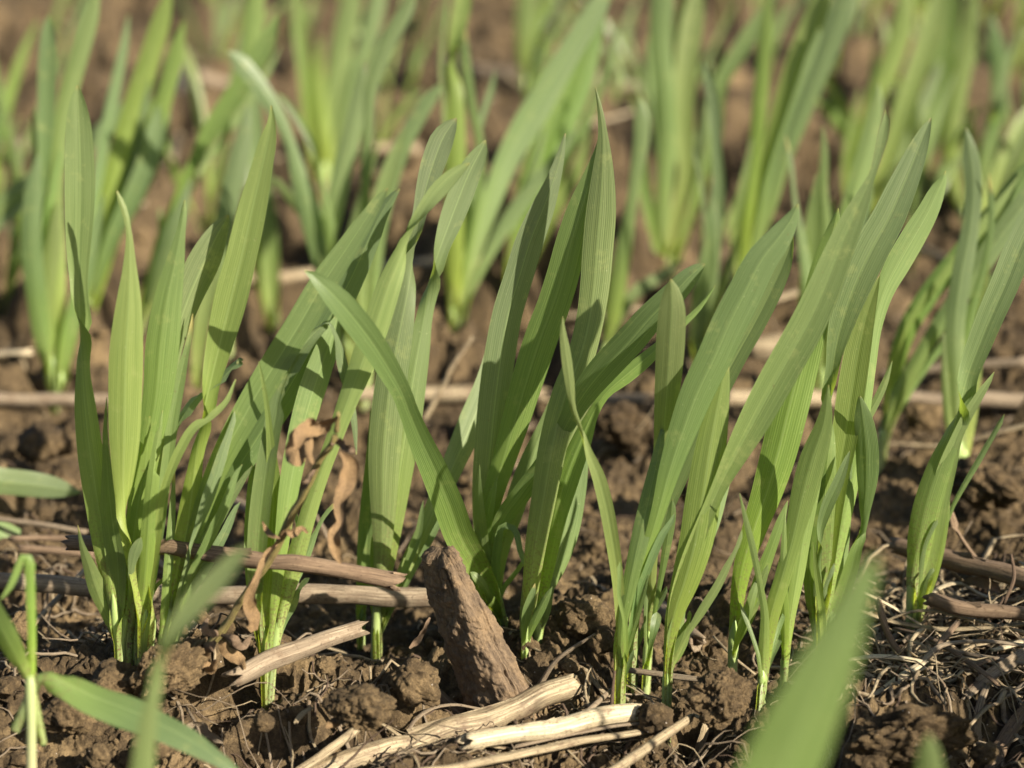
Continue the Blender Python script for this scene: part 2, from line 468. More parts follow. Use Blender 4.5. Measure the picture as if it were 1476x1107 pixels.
CAMV = np.array([0, 0, CAM_H])
def blade(pts, parent, z=0.0, mat=None, side=None, rng=RND, n=None, name="leaf", Y=None, fold=.95, lean=None, bite=None):
    """one leaf traced as (x, y, width) from its base to its tip; z: how far (mm) it bends away from the camera"""
    P = np.array([p[:3] for p in pts], float)
    if Y is None: P[:, 2] = np.where(P[:, 2] > 28, 28 + (P[:, 2] - 28) * .84, P[:, 2])
    L = np.linalg.norm(np.diff(P[:, :2], axis=0), axis=1).sum()
    if n is None: n = int(max(24, min(64, L / 13))) if not bite else 90
    Q = catmull(P, n)
    Q[:, 2] = np.maximum(Q[:, 2], .8)
    s = np.linspace(0, 1, n)
    base = hit(P[0, 0], P[0, 1]) if Y is None else at_y(P[0, 0], P[0, 1], Y)
    Yb = base[1]
    zz = z * .001 if lean is None else 0
    wob = rng.uniform(-.004, .004)
    off = zz * (3 * s**2 - 2 * s**3) * 1.0 + wob * np.sin(s * math.pi)
    C = np.array([at_y(q[0], q[1], Yb + o) for q, o in zip(Q, off)])
    pix = C[:, 1] / FPX / cp
    # twists: places inside the blade where it narrows are blade seen edge-on
    w = Q[:, 2]
    tw0 = rng.uniform(-.5, .5) if side is None else side
    tw = np.full(n, tw0) + rng.uniform(-.25, .25) * (s - .5)
    pw = P[:, 2]; acc = np.concatenate([[0], np.cumsum(np.linalg.norm(np.diff(P[:, :2], axis=0), axis=1))]) / L
    true = w / np.maximum(np.abs(np.cos(tw)), .5); fold_at = []
    for i in range(2, len(pw) - 2):
        lo, hi = pw[1:i].max(), pw[i + 1:].max()
        if pw[i] <= pw[i - 1] and pw[i] < pw[i + 1] and pw[i] < .62 * min(lo, hi) and acc[i] > .22:
            d = 1 if rng.random() < .5 else -1
            g = 1 / (1 + np.exp(-(s - acc[i]) / .028))
            tw = tw + d * math.pi * g; fold_at.append(acc[i])
            wi = np.abs(s - acc[i]) < .10
            lim = min(lo, hi) * .8
            bl = np.clip(1 - np.abs(s - acc[i]) / .10, 0, 1)
            true = true * (1 - bl) + np.maximum(true, lim) * bl
    W = true * pix
    arc = .35 + fold * .75 * (1 - s) + 4.4 / (1 + np.exp((s - .105) / .018))
    for f_ in fold_at: arc = arc + 2.3 * np.exp(-((s - f_) / .06) ** 2)
    arc = np.where(s > .93, arc + (s - .93) * 18, arc)
    # the sheath goes on down into the soil
    T0 = norm(C[1] - C[0]); dn = np.array([0, 0, -1.0]) * .6 + -T0 * .4
    C = np.vstack([C[0] + dn * .014, C]); W = np.concatenate([[W[0] * .8], W]); tw = np.concatenate([[tw[0]], tw]); arc = np.concatenate([[arc[0]], arc])
    ref = norm(CAMV - C)
    me = ribbon(C, W, tw, arc, ref, name=name, mat=mat or rng.choice([M_LEAF, M_LEAF, M_LEAF2]), flip=rng.choice([1, -1, -1]), ruffle=rng.uniform(.0, .03), seed=rng.uniform(0, 9), bite=bite)
    return link(name, me, parent)

def tube(C, R, mat, name="stalk", seg=14, flat=1.0, roll=0.0, hollow=True, rough=.05, parent=None, seed=0, ridges=0):
    C = np.asarray(C, float)
    if len(C) > 5 and rough >= .05:
        k_ = np.linspace(0, len(C) / 6, len(C)); m_ = float(np.mean(R))
        C = C + np.stack([vnoise2(k_, k_ * 0 + seed + 3.3, 2) - .5, 0 * k_, vnoise2(k_, k_ * 0 + seed + 8.3, 3) - .5], -1) * m_ * .9
    n = len(C)
    R = np.broadcast_to(np.asarray(R, float), (n,)).copy()
    T = norm(np.gradient(C, axis=0))
    up = np.array([0, 0, 1.0]); up = np.repeat(up[None], n, 0)
    bad = np.abs((up * T).sum(1)) > .9
    up[bad] = np.array([0.3, -1, 0.1])
    A = norm(np.cross(T, up)); B = np.cross(A, T)
    a = np.linspace(0, 2 * math.pi, seg, endpoint=False)
    ca, sa = np.cos(a)[None], np.sin(a)[None]
    x, y = ca, sa * flat
    cr, sr = math.cos(roll), math.sin(roll)
    x, y = x * cr - y * sr, x * sr + y * cr
    ph = seed * 3.7
    s = np.concatenate([[0], np.cumsum(np.linalg.norm(np.diff(C, axis=0), axis=1))])
    rr = R[:, None] * (1 + rough * (2 * vnoise3(ca * 1.7 + ph, sa * 1.7 + ph, (s[:, None] / (R.mean() * 3 + 1e-9)) + 0 * ca, seed) - 1) * 2)
    if ridges: rr = rr * (1 + .05 * np.sin(a * ridges)[None])
    V = C[:, None] + A[:, None] * (rr * x)[..., None] + B[:, None] * (rr * y)[..., None]
    rings = [V[i] for i in range(n)]
    vs = list(s)
    rg = np.random.RandomState(int(seed * 13) % 9999 + 1)
    jag = (rg.rand(seg) - .5) * R[-1] * 2.2; jag0 = (rg.rand(seg) - .5) * R[0] * 2.2
    rings[-1] = rings[-1] + T[-1] * jag[:, None]; rings[0] = rings[0] + T[0] * jag0[:, None]
    def endcap(ring, c, t, r):
        if hollow:
            return [c + (ring - c) * .66, c + (ring - c) * .60 - t * r * 2.2, c + (ring - c) * .02 - t * r * 2.2]
        return [c + (ring - c) * .85 + t * r * .08, c + (ring - c) * .02 + t * r * .06]
    end = endcap(rings[-1], C[-1], T[-1], R[-1]); start = endcap(rings[0], C[0], -T[0], R[0])
    allr = start[::-1] + rings + end
    vs = [0] * len(start) + vs + [s[-1]] * len(end)
    k = seg; m = len(allr)
    VV = np.concatenate(allr)
    idx = np.arange(m * k).reshape(m, k)
    nx = np.roll(idx, -1, 1)
    F = np.stack([idx[:-1], nx[:-1], nx[1:], idx[1:]], -1).reshape(-1, 4)
    uv = np.stack(np.broadcast_arrays((a / (2 * math.pi))[None], np.array(vs)[:, None]), -1).reshape(-1, 2)
    me = make_mesh(name, VV, F, mat, uv)
    return link(name, me, parent)

def on_soil(pts, lift=0.0, n=None, own=True):
    """polyline traced in the photo (x, y, full width) laid where it rests on the soil"""
    P = np.array(pts, float)
    L = np.linalg.norm(np.diff(P[:, :2], axis=0), axis=1).sum()
    if n is None: n = int(max(6, min(60, L / 10)))
    Q = catmull(P, n) if len(P) > 2 else np.array([P[0] + (P[-1] - P[0]) * t for t in np.linspace(0, 1, n)])
    if own: Ys = np.array([hit(q[0], q[1] + q[2] / 2 + lift)[1] for q in Q[[0, n // 3, 2 * n // 3, n - 1]]])
    else: Ys = np.array([hit(P[0][0], P[0][1] + P[0][2] / 2 + lift)[1]] * 4)
    Y = np.interp(np.linspace(0, 1, n), [0, 1/3, 2/3, 1], np.polyval(np.polyfit([0, 1/3, 2/3, 1], Ys, 1), [0, 1/3, 2/3, 1]))
    C = np.array([at_y(q[0], q[1], y) for q, y in zip(Q, Y)])
    return C, Q[:, 2] / 2 * Y / FPX / cp

def stalk(name, label, cat, pts, mat, group=None, lift=0.0, flat=1.0, roll=0.0, hollow=True, seed=None, rough=.05, ridges=0, n=None, own=True, Ys=None, taper=True):
    global _sk; _sk += 1
    if Ys is None: C, R = on_soil(pts, lift, n, own)
    else:
        P = np.array(pts, float)
        L = np.linalg.norm(np.diff(P[:, :2], axis=0), axis=1).sum()
        nn = n or int(max(6, min(60, L / 8)))
        Q = catmull(np.column_stack([P, np.array(Ys, float) if np.ndim(Ys) else np.full(len(P), Ys)]), nn)
        C = np.array([at_y(q[0], q[1], q[3]) for q in Q]); R = Q[:, 2] / 2 * Q[:, 3] / FPX / cp
    for c, rad in list(zip(C, R))[::2]:
        carve(c - np.array([0, 0, rad * .75 * (flat if flat < 1 else 1)]), rad * 1.1, .028)
    k = _sk
    def build():
        o = tube(C, R, mat, name, flat=flat, roll=roll, hollow=hollow, seed=seed or k, rough=rough, ridges=ridges)
        tag(o, label, cat, group)
        if R.mean() > .0017 and len(C) > 12 and 'blurred' not in label:
            # a strip of old leaf sheath that has come loose along the stalk
            for q in range(2):
                rg = random.Random(k * 5 + q); a = rg.randint(1, len(C) // 2); b_ = min(len(C) - 1, a + rg.randint(6, len(C) // 2 + 4))
                seg_ = C[a:b_]; m = len(seg_)
                if m < 5: continue
                t = np.linspace(0, 1, m)
                Rl = R[a:b_]
                ctr = seg_ + np.array([0, -1.0, .5]) * (Rl * (.15 + .12 * rg.random()))[:, None] + np.array([0, -.6, 1.0]) * (t[:, None] ** 3 * .0022 * rg.uniform(-.3, 1.2))
                me = ribbon(ctr, Rl * rg.uniform(1.3, 1.9) * (1 - .6 * t ** 2), np.full(m, rg.uniform(-.3, .3)), np.full(m, 2.4) - t, norm(CAMV - ctr), across=6, name='sheath_strip', mat=mat, flip=-1, ruffle=.08, seed=k)
                uvd = np.zeros(len(me.loops) * 2, np.float32); me.uv_layers[0].data.foreach_get('uv', uvd); uvd[1::2] *= .05; uvd[1::2] += rg.random(); me.uv_layers[0].data.foreach_set('uv', uvd)
                link('sheath_strip', me, o)
    LATER.append(build)
_sk = 0
LATER = []      # things laid out above are built after the ground that carries them

# ================================================================== GROUND
GRID = {}
def ground_z(x, y):
    ys, uc, Z = GRID['ys'], GRID['uc'], GRID['Z']
    u = x / (y + GRID['cc'])
    i = np.clip(np.searchsorted(ys, y) - 1, 0, len(ys) - 2); j = np.clip(np.searchsorted(uc, u) - 1, 0, len(uc) - 2)
    return np.maximum(np.maximum(Z[i, j], Z[i + 1, j]), np.maximum(Z[i, j + 1], Z[i + 1, j + 1]))

def build_ground():
    cc = .30
    ud = np.linspace(-.27, .27, 1150)
    g = np.geomspace(.004, 20, 26)
    uc = np.concatenate([-(.27 + g)[::-1], ud, .27 + g])
    inv = []
    y = .47
    ys = [y]
    while y < 3.3:
        step = y * y / (.216 * 2500) * (.62 if y < .72 else (1.0 if y < 1.0 else 1.7))
        y += max(step, .0004); ys.append(y)
    far = ys[-1] + np.geomspace(.02, 60, 40)
    near = np.array([-.22, -.1, 0, .1, .18, .25, .30, .34, .37, .395, .415, .43, .443, .453, .46, .465])
    ys = np.concatenate([near, ys, far])
    Yg, Ug = np.meshgrid(ys, uc, indexing='ij')
    Xg = (Yg + cc) * Ug
    Z = full_h(Xg.ravel(), Yg.ravel()).reshape(Xg.shape)
    # steep clod flanks lean over a little so that they read as crumbly soil
    jx = (fbm2(Xg * 420, Yg * 420, 2, 77) - .5) * .0016
    jy = (fbm2(Xg * 420 + 50, Yg * 420, 2, 78) - .5) * .0016
    dens = (np.abs(Ug) < .27) & (Yg > .47) & (Yg < 3.2)
    for P, R, reach in CARVES:
        i0, i1 = np.searchsorted(ys, [P[1] - reach, P[1] + R * 1.5 + .004])
        if i1 <= i0: continue
        w = R * 1.5 + .005
        u0 = (P[0] - w) / (P[1] - reach + cc); u1 = (P[0] + w) / (P[1] - reach + cc)
        ua, ub = min(u0, (P[0] - w) / (P[1] + R + cc)), max(u1, (P[0] + w) / (P[1] + R + cc))
        j0, j1 = np.searchsorted(uc, [ua, ub])
        if j1 <= j0: continue
        xs, yy = Xg[i0:i1, j0:j1], Yg[i0:i1, j0:j1]
        t = np.clip(yy / P[1], .5, 1.0)
        sight = CAM_H + (P[2] - CAM_H) * np.where(yy < P[1], t, 1.0)      # open on the viewer's side
        lat = np.maximum(0, np.abs(xs - P[0] * np.where(yy < P[1], t, 1.0)) - R)
        back = np.maximum(0, yy - P[1] - R)
        lim = sight - .0004 + (lat + back) * 1.3 + vnoise2(xs * 900, yy * 900, 66) * .0012 * np.minimum(1, lat / .001)
        Z[i0:i1, j0:j1] = np.minimum(Z[i0:i1, j0:j1], lim)
    GRID.update(ys=ys, uc=uc, Z=Z, cc=cc)
    V = np.stack([Xg + jx * dens, Yg + jy * dens, Z], -1).reshape(-1, 3)
    n, k = Xg.shape
    idx = np.arange(n * k).reshape(n, k)
    F = np.stack([idx[:-1, :-1], idx[:-1, 1:], idx[1:, 1:], idx[1:, :-1]], -1).reshape(-1, 4)
    o = link("ground", make_mesh("ground", V, F, M_SOIL))
    o["kind"] = "structure"
    return o

import bmesh
_ico = {}
def ico(sub):
    if sub not in _ico:
        bm = bmesh.new(); bmesh.ops.create_icosphere(bm, subdivisions=sub, radius=1.0)
        _ico[sub] = (np.array([v.co[:] for v in bm.verts]), np.array([[v.index for v in f.verts] for f in bm.faces]))
        bm.free()
    return _ico[sub]

def worley_dome3(p, scale, seed):
    q = p * scale; i = np.floor(q); best = np.zeros(len(p))
    for dx in (-1, 0, 1):
        for dy in (-1, 0, 1):
            for dz in (-1, 0, 1):
                c = i + (dx, dy, dz)
                j = np.stack([_h(c[:, 0], c[:, 1], c[:, 2], seed + s) for s in (1, 2, 3)], -1)
                r = .45 + .45 * _h(c[:, 0], c[:, 1], c[:, 2], seed + 4)
                d2 = ((q - c - j) ** 2).sum(1)
                best = np.maximum(best, np.sqrt(np.maximum(0, 1 - d2 / r**2)) * r)
    return best

def clod_mesh(name, r, seed, sub=5, squash=(1, .9, .8), mat=None):
    V, F = ico(sub)
    rg = np.random.RandomState(seed)
    off = rg.rand(3) * 40
    P = V + off
    Pw = P + .35 * np.stack([fbm3(P, 2.1, 2, seed + 1) - .5, fbm3(P + 9, 2.1, 2, seed + 2) - .5, fbm3(P + 17, 2.1, 2, seed + 3) - .5], -1)
    d = .80 + .85 * (fbm3(Pw, 1.3, 3, seed) - .5)
    d = d + .26 * worley_dome3(Pw, 1.7, seed) + (.17 * worley_dome3(Pw, 3.8, seed + 9) if sub > 2 else 0)
    if sub > 3: d = d + .075 * worley_dome3(Pw, 9.0, seed + 17) + .17 * (fbm3(Pw, 12, 4, seed) - .5)
    if sub > 4: d = d + .045 * worley_dome3(Pw, 20.0, seed + 21)
    d = d / d.mean() / 1.03
    W = V * d[:, None] * np.array(squash) * r * .88
    return make_mesh(name, W, F, mat or M_CLOD, smooth=sub > 2)

def clod(px, py, rpx, label, seed, sub=5, squash=(1, .9, .85), group=None, sink=.35, Y=None, dy=0):
    if rpx >= 50: sub = 6
    h = hit(px, py + rpx * .7) if Y is None else at_y(px, py, Y)
    Yc = h[1] + dy
    r = rpx * Yc / FPX / cp
    c = at_y(px, py, Yc)
    o = link("soil_clod", clod_mesh("soil_clod", r, seed, sub, squash))
    o.location = c
    o.rotation_euler = (seed % 3 * .4, 0, seed * 1.3)
    return tag(o, label, "soil clod", group)

clod(1040, 1003, 52, "rounded crumbly brown soil clod beside the pale stem bases at lower right", 3)
clod(893, 612, 40, "sunlit lumpy soil clod standing behind the twisted narrow leaf in mid picture", 5, 5, (1.1, .9, .9))
clod(600, 985, 42, "dark crumbly clod pressed against the left foot of the leaning wood chunk", 7)
clod(250, 965, 62, "wide pale brown clod in front of the bite-marked plant at lower left", 8, 5, (1.35, .9, .62))
clod(165, 985, 46, "low lumpy clod at the far left end of the sunlit soil ridge", 18, 5, (1.3, .9, .7))
clod(520, 1020, 50, "broad dark clod under the end of the slanting pale stalk", 9, 5, (1.2, 1, .65))
clod(845, 890, 44, "shaded brown clod behind the pair of wide leaf bases in the middle", 12, 5, (1.1, .9, .8))
clod(945, 1035, 30, "small ochre clod at the end of the white broken straw", 14, 4)
clod(1000, 700, 38, "half-lit clod far behind the broad dark green leaves", 15, 4)
clod(1415, 700, 60, "large brown clod at the right border behind the frayed leaf", 16, 5, (1.3, .9, .6))
clod(1315, 1062, 74, "large dark flat clod under the bent cream straw at right", 17, 5, (1.35, 1, .5))
clod(1250, 1095, 40, "crumbly clod at the bottom border beside the blurred blade", 19, 5)
clod(870, 925, 26, "little knobbly clod at the foot of the two middle stems", 20, 4)
clod(60, 640, 46, "soft dark clod in the shade behind the left-hand plant", 21, 4, (1.2, .9, .7))
clod(1330, 600, 30, "blurred clod beside the long straw right of the middle distance", 22, 4)
clod(30, 900, 26, "small clod under the bristly split straw at left border", 23, 4)
clod(100, 1030, 40, "shaded clod beneath the broad dark drooping leaf", 24, 5, (1.2, .9, .8))
clod(1140, 820, 26, "blurred clod between two wheat plants left of the blurred blade", 25, 4)
clod(460, 600, 34, "blurred clod behind the dead weed and its pods", 26, 4)
clod(700, 610, 30, "blurred clod behind the crossing leaves in the middle", 27, 4)
for i, (x, y, r, lab) in enumerate([(380, 1040, 20, 'small crumb of soil under the arching thin straw at lower left'),
    (760, 930, 20, "small shaded crumb just right of the wood chunk's lit side"),
    (820, 960, 18, 'small crumb between the middle stems and the upward grey-brown twig'),
    (1130, 1060, 24, 'crumb directly under the rounded clod, against the large blurred leaf'),
    (1180, 985, 20, 'crumb half hidden behind the upper part of the large blurred leaf'),
    (1160, 1090, 22, 'crumb at the bottom border hidden by the large blurred leaf'),
    (1420, 1085, 24, 'crumb at the bottom right corner beside the dark broad stalk'),
    (330, 905, 16, 'little crumb at the foot of the dead weed, left side'),
    (290, 890, 14, 'tiny crumb between the chewed plant and the dead weed'),
    (470, 960, 18, "little crumb lying under the pale slanting stalk's right end"),
    (140, 1090, 26, 'crumb at the bottom border between white stem and dark drooping leaf'),
    (230, 1080, 22, 'crumb at the bottom border below the dark drooping leaf'),
    (12, 990, 22, 'crumb at the left border beside the white stem'),
    (1005, 960, 14, 'tiny crumb under the open mouth of the hollow stalk'),
    (1200, 700, 22, 'blurred crumb on the soil behind the silvery-tipped plant'),
    (1250, 780, 24, 'blurred crumb in the gap between silvery-tipped plant and thick brown stalk'),
    (1100, 730, 18, "blurred crumb seen beside the broad pale leaf's lower half"),
    (60, 740, 22, 'crumb at the left border behind the dark thin straws'),
    (350, 640, 22, "blurred crumb between the long leaning leaves and the dead weed's pods"),
    (640, 690, 16, 'blurred crumb just behind the left-crossing leaf')]):
    clod(x, y, r, lab, 40 + i, 3 if r < 17 else 4, (1, .9, .75), "loose crumbs of soil between the plants")

def crumbs():
    """loose grains of soil, far too many to count"""
    rg = np.random.RandomState(5)
    V0, F0 = ico(1); V1, F1 = ico(2)
    Vs, Fs, base = [], [], 0
    for kind, count in ((1, 5200), (2, 900)):
        V, F = (V0, F0) if kind == 1 else (V1, F1)
        y = .5 + rg.rand(count) ** 1.6 * (.9 if kind == 1 else 1.3)
        x = (rg.rand(count) - .5) * (y + .1) * .56
        r = (.0004 + .0011 * rg.rand(count) ** 2.2) if kind == 1 else (.0013 + .0022 * rg.rand(count) ** 2)
        r = r * (.6 + .5 * y)
        z = ground_z(x, y) + r * .2
        for i in range(count):
            s = .65 + .7 * rg.rand(3)
            q = V * (1 + .5 * (rg.rand(len(V), 1) - .5)) * s * r[i]
            t = rg.rand() * 6.28; c, sn = math.cos(t), math.sin(t)
            q = q @ np.array([[c, -sn, 0], [sn, c, 0], [0, 0, 1]])
            Vs.append(q + (x[i], y[i], z[i])); Fs.append(F + base); base += len(V)
    o = link("soil_crumbs", make_mesh("soil_crumbs", np.concatenate(Vs), np.concatenate(Fs), M_CLOD, smooth=False))
    tag(o, "fine loose crumbs of brown soil strewn over the ground", "soil crumbs", kind="stuff")

def chaff():
    """thin rootlets, chaff and straw splinters lying over the soil"""
    rg = np.random.RandomState(15)
    for mat, count, label, seed in ((M_STRAWG, 760, "thin grey rootlets and straw splinters strewn over the soil", 1), (M_STRAW, 560, "pale chaff and thin straw splinters strewn over the soil", 2), (M_STRAW, 170, "pale flat straws tangled in the litter heap", 4), (M_DARK, 420, "dark hair-thin roots and rotten fibres lying on the soil", 3)):
        Vs, Fs, uvs, base = [], [], [], 0
        for i in range(count):
            if rg.rand() < .45:
                cx, cy = flat_hit(*[(1400, 930), (1430, 900), (1330, 1000), (1360, 960), (250, 940), (700, 1060), (930, 1060), (100, 860), (470, 1060)][rg.randint(9)])
                cx += rg.randn() * .02; cy += rg.randn() * .02
            else:
                cy = .5 + rg.rand() ** 1.7 * 1.1; cx = (rg.rand() - .5) * cy * .5
            if seed == 4:
                cx, cy = flat_hit(rg.uniform(1260, 1500), rg.uniform(850, 1010))
            L = (.004 + .026 * rg.rand() ** 1.8) * (1.9 if seed == 4 else 1); a = rg.rand() * 6.28; bend = rg.randn() * (.9 if seed != 4 else .45); n = 9
            s = np.linspace(0, 1, n); ang = a + bend * s + .5 * np.sin(s * 7 + rg.rand() * 6)
            dx = np.cumsum(np.cos(ang)) * L / n; dy = np.cumsum(np.sin(ang)) * L / n
            X, Y = cx + dx, cy + dy
            zz = ground_z(X, Y); zz = np.maximum(zz, np.convolve(np.pad(zz, 2, mode='edge'), np.ones(5) / 5, 'valid')) 
            arch = rg.rand() ** 3 * L * .45 * np.sin(s * math.pi) if rg.rand() < .5 else rg.rand() ** 2 * L * .5 * s
            C = np.stack([X, Y, zz + .0002 + arch], -1)
            w = (.00014 + .00035 * rg.rand() ** 2) * (1.0 if seed == 3 else (2.5 if seed == 4 else 1.35))
            T = norm(np.gradient(C, axis=0)); A = norm(np.cross(T, [0, 0, 1.0])); B = np.cross(A, T)
            fl = rg.uniform(.35, 1) if seed != 4 else .3
            ring = []
            for th in np.linspace(0, 2 * math.pi, 5, endpoint=False):
                ring.append(C + A * math.cos(th) * w + B * math.sin(th) * w * fl)
            R = np.stack(ring, 1); R = C[:, None] + (R - C[:, None]) * np.clip(1.4 - s, .3, 1)[:, None, None]
            idx = np.arange(n * 5).reshape(n, 5) + base; nx = np.roll(idx, -1, 1)
            Fs.append(np.stack([idx[:-1], nx[:-1], nx[1:], idx[1:]], -1).reshape(-1, 4)); base += n * 5
            Vs.append(R.reshape(-1, 3)); uvs.append(np.stack(np.broadcast_arrays(np.linspace(0, 1, 5)[None], (s * L + rg.rand())[:, None]), -1).reshape(-1, 2))
        o = link("plant_litter", make_mesh("plant_litter", np.concatenate(Vs), np.concatenate(Fs), mat, np.concatenate(uvs)))
        tag(o, label, "plant litter", kind="stuff")

# ================================================================== WHEAT SEEDLINGS
def stem_tube(pts, parent, upto=.13, mat=None, rng=RND):
    """the pale sheath round the foot of a shoot, drawn along the first part of its leaf"""
    P = np.array([p[:3] for p in pts], float)
    L = np.linalg.norm(np.diff(P[:, :2], axis=0), axis=1).sum()
    n = 60; Q = catmull(P, n)[: max(4, int(60 * upto))]
    Yb = hit(P[0, 0], P[0, 1])[1]
    C = np.array([at_y(q[0], q[1], Yb + .0006) for q in Q])
    w = np.minimum(Q[:, 2], P[0, 2] * 1.15) * .53
    R = w * Yb / FPX / cp
    R = R * np.clip((1 - np.linspace(0, 1, len(R))) * 2.2 + .04, 0, 1)
    dn = norm((C[0] - C[1]) * .5 + np.array([0, 0, -1]) * .0015)
    C = np.vstack([C[0] + dn * .013, C[0] + dn * .005, C]); R = np.concatenate([[R[0] * .8, R[0] * .95], R])
    a = np.linspace(0, 1, 14, endpoint=False)
    o = tube(C, R, M_STEM, "stem", seg=14, hollow=False, rough=.02, seed=rng.randint(1, 99))
    me = o.data
    uvd = np.zeros(len(me.loops) * 2, np.float32); me.uv_layers[0].data.foreach_get("uv", uvd)
    uvd = uvd.reshape(-1, 2); uvd[:, 1] = np.clip(uvd[:, 1] / max(uvd[:, 1].max(), 1e-6), 0, 1)
    me.uv_layers[0].data.foreach_set("uv", uvd.ravel())
    o.parent = parent; o.matrix_parent_inverse = parent_inv(parent)
    return o

NPL = 0
def seedling(label, leaves, group="wheat seedlings of the front row", stems=(0,), mat=None, fold=.95, cat="wheat seedling"):
    """leaves: list of (points) or (points, z_mm) or (points, z_mm, side)"""
    global NPL; NPL += 1
    rng = random.Random(NPL * 17 + 3)
    L0 = leaves[0][0]
    b = hit(L0[0][0], L0[0][1])
    for lf in leaves:
        if lf[0][0][2] > 7: carve(hit(lf[0][0][0], lf[0][0][1]) + (0, 0, .0003), .0008, .02)
    extra = []
    def derive(pts, kx, kl, kw, zz):
        P = [list(a) for a in pts]; x0, y0 = P[0][0], P[0][1]
        out = [(x0 + (a[0] - x0) * kl + kx * max(0.0, (y0 - a[1])) * kl, y0 + (a[1] - y0) * kl, max(a[2] * kw, 6) if 0 < i < len(P) - 1 else a[2] * (kw if i else .8)) for i, a in enumerate(P)]
        extra.append((out, zz))
    src = [lf for lf in leaves if len(lf[0]) > 6]
    if group.endswith("rows behind"):
        for lf in src:
            if max(a[2] for a in lf[0]) > 30:
                for sg in ((-1, 1) if rng.random() < .35 else (rng.choice([-1, 1]),)): derive(lf[0], sg * rng.uniform(.04, .15), rng.uniform(.5, .98), rng.uniform(.25, .5), rng.uniform(-2, 16))
        leaves = [([(a[0], a[1], a[2] if a[2] < 20 else 20 + (a[2] - 20) * .50) for a in lf[0]],) + tuple(lf[1:]) for lf in leaves]
    elif group.startswith("wheat seedlings of the front"):
        for lf in rng.sample(src * 3, min(4, 3 * len(src))):
            derive(lf[0], rng.uniform(-.16, .16), rng.uniform(.14, .46), rng.uniform(.18, .36), rng.uniform(-8, 8))
    leaves = list(leaves) + extra
    LATER.append(lambda: build_seedling(label, leaves, group, stems, mat, fold, cat, rng, b))
def build_seedling(label, leaves, group, stems, mat, fold, cat, rng, b):
    t = thing("wheat_seedling", label, cat, tuple(b), group)
    for i, lf in enumerate(leaves):
        pts = lf[0]; z = lf[1] if len(lf) > 1 and lf[1] is not None else rng.uniform(-8, 12)
        side = lf[2] if len(lf) > 2 else None
        m = mat or (lf[3] if len(lf) > 3 else None)
        blade(pts, t, z, m, side, rng, fold=fold, bite=lf[4] if len(lf) > 4 else None)
        if i in stems: stem_tube(pts, t, rng=rng)
    return t

seedling("dense wheat plant at left with tallest rounded leaf and chewed inner leaves", [
 ([(170,928,11),(163,860,26),(152,795,36),(140,720,40),(128,640,38),(121,570,28),(118,520,14),(116,475,9),(114,425,20),(113,370,33),(115,300,44),(115,220,43),(113,165,31),(112,137,16),(112,123,3)], 2, .15, M_LEAF),
 ([(211,928,22),(213,900,25),(206,855,25),(191,805,19),(181,750,13),(178,705,26),(179,640,46),(180,570,52),(182,500,51),(186,430,35),(187,380,18),(185,330,8),(178,300,9),(172,285,7),(168,275,2)], -9, .1, M_LEAFY),
 ([(176,926,11),(184,860,20),(191,790,30),(200,720,34),(214,640,38),(226,570,46),(234,490,52),(242,430,42),(254,370,24),(261,330,12),(265,300,7),(266,288,2)], -2, .3, M_LEAF),
 ([(188,925,10),(200,840,16),(215,740,20),(230,640,24),(240,560,26),(252,490,30),(271,430,44),(298,370,47),(315,335,29),(325,318,14),(329,310,3)], 7, -.35, M_LEAF),
 ([(172,926,9),(171,870,22),(168,800,30),(160,740,28),(155,680,15),(152,620,7),(154,572,1)], -5, .5, M_LEAFY),
 ([(166,922,9),(152,880,20),(140,850,26),(128,815,18),(118,785,8),(112,757,1)], -4, .4, M_LEAFY),
 ([(196,925,10),(206,860,18),(212,790,22),(217,720,20),(223,670,17),(227,635,11),(234,592,2)], -7, .2, M_LEAFY, [(.72,.86,1,.9),(.9,.96,-1,.8)]),
 ([(190,925,9),(197,850,22),(202,780,30),(205,720,28),(211,660,16),(216,600,2)], -6, -.4, M_LEAFY),
 ([(205,926,9),(214,850,16),(224,780,18),(233,720,12),(246,680,13),(261,646,14),(280,616,13),(305,599,11),(325,580,8),(340,547,2)], -8, .3, M_LEAFY, [(.80,.85,-1,.6)]),
 ([(200,926,9),(212,850,14),(226,770,16),(240,680,17),(250,600,17),(260,545,16),(269,505,9),(276,472,6),(278,452,1)], 3, .2, M_LEAF),
 ([(198,926,9),(215,840,14),(228,760,15),(238,690,13),(248,635,13),(264,600,14),(285,572,13),(305,555,9),(322,543,13),(338,528,13),(349,517,8),(343,525,4)], 0, .9, M_LEAF2, [(.60,.74,1,.8),(.78,.88,-1,.9),(.90,.96,1,.7)]),
], stems=(0, 1, 2))

seedling("wheat plant with tall pointed leaf and two long leaning ones beside chewed plant", [
 ([(240,932,11),(246,870,12),(256,820,20),(268,770,34),(276,715,30),(284,650,17),(293,600,16),(305,545,28),(318,490,42),(333,430,51),(348,370,47),(364,300,43),(378,240,30),(387,200,23),(392,172,10),(391,152,2)], 4, .1, M_LEAFY),
 ([(246,930,10),(258,860,14),(274,790,20),(294,725,27),(318,665,34),(352,600,42),(390,535,44),(430,470,43),(468,405,40),(505,350,30),(535,305,20),(552,280,10),(559,271,2)], -3, -.1, M_LEAF),
 ([(250,930,9),(270,860,13),(298,780,20),(332,695,28),(372,630,38),(410,570,42),(445,510,44),(480,450,42),(507,400,37),(532,345,30),(554,300,18),(569,279,8),(576,272,2)], 8, .3, M_LEAF2),
 ([(232,930,8),(238,870,12),(244,800,14),(248,740,10),(251,680,3)], 5, 0, M_LEAFY),
 ([(252,930,8),(270,850,12),(292,770,14),(318,700,12),(350,662,10),(356,655,3)], 9, .3, M_LEAF),
], stems=(0, 2))

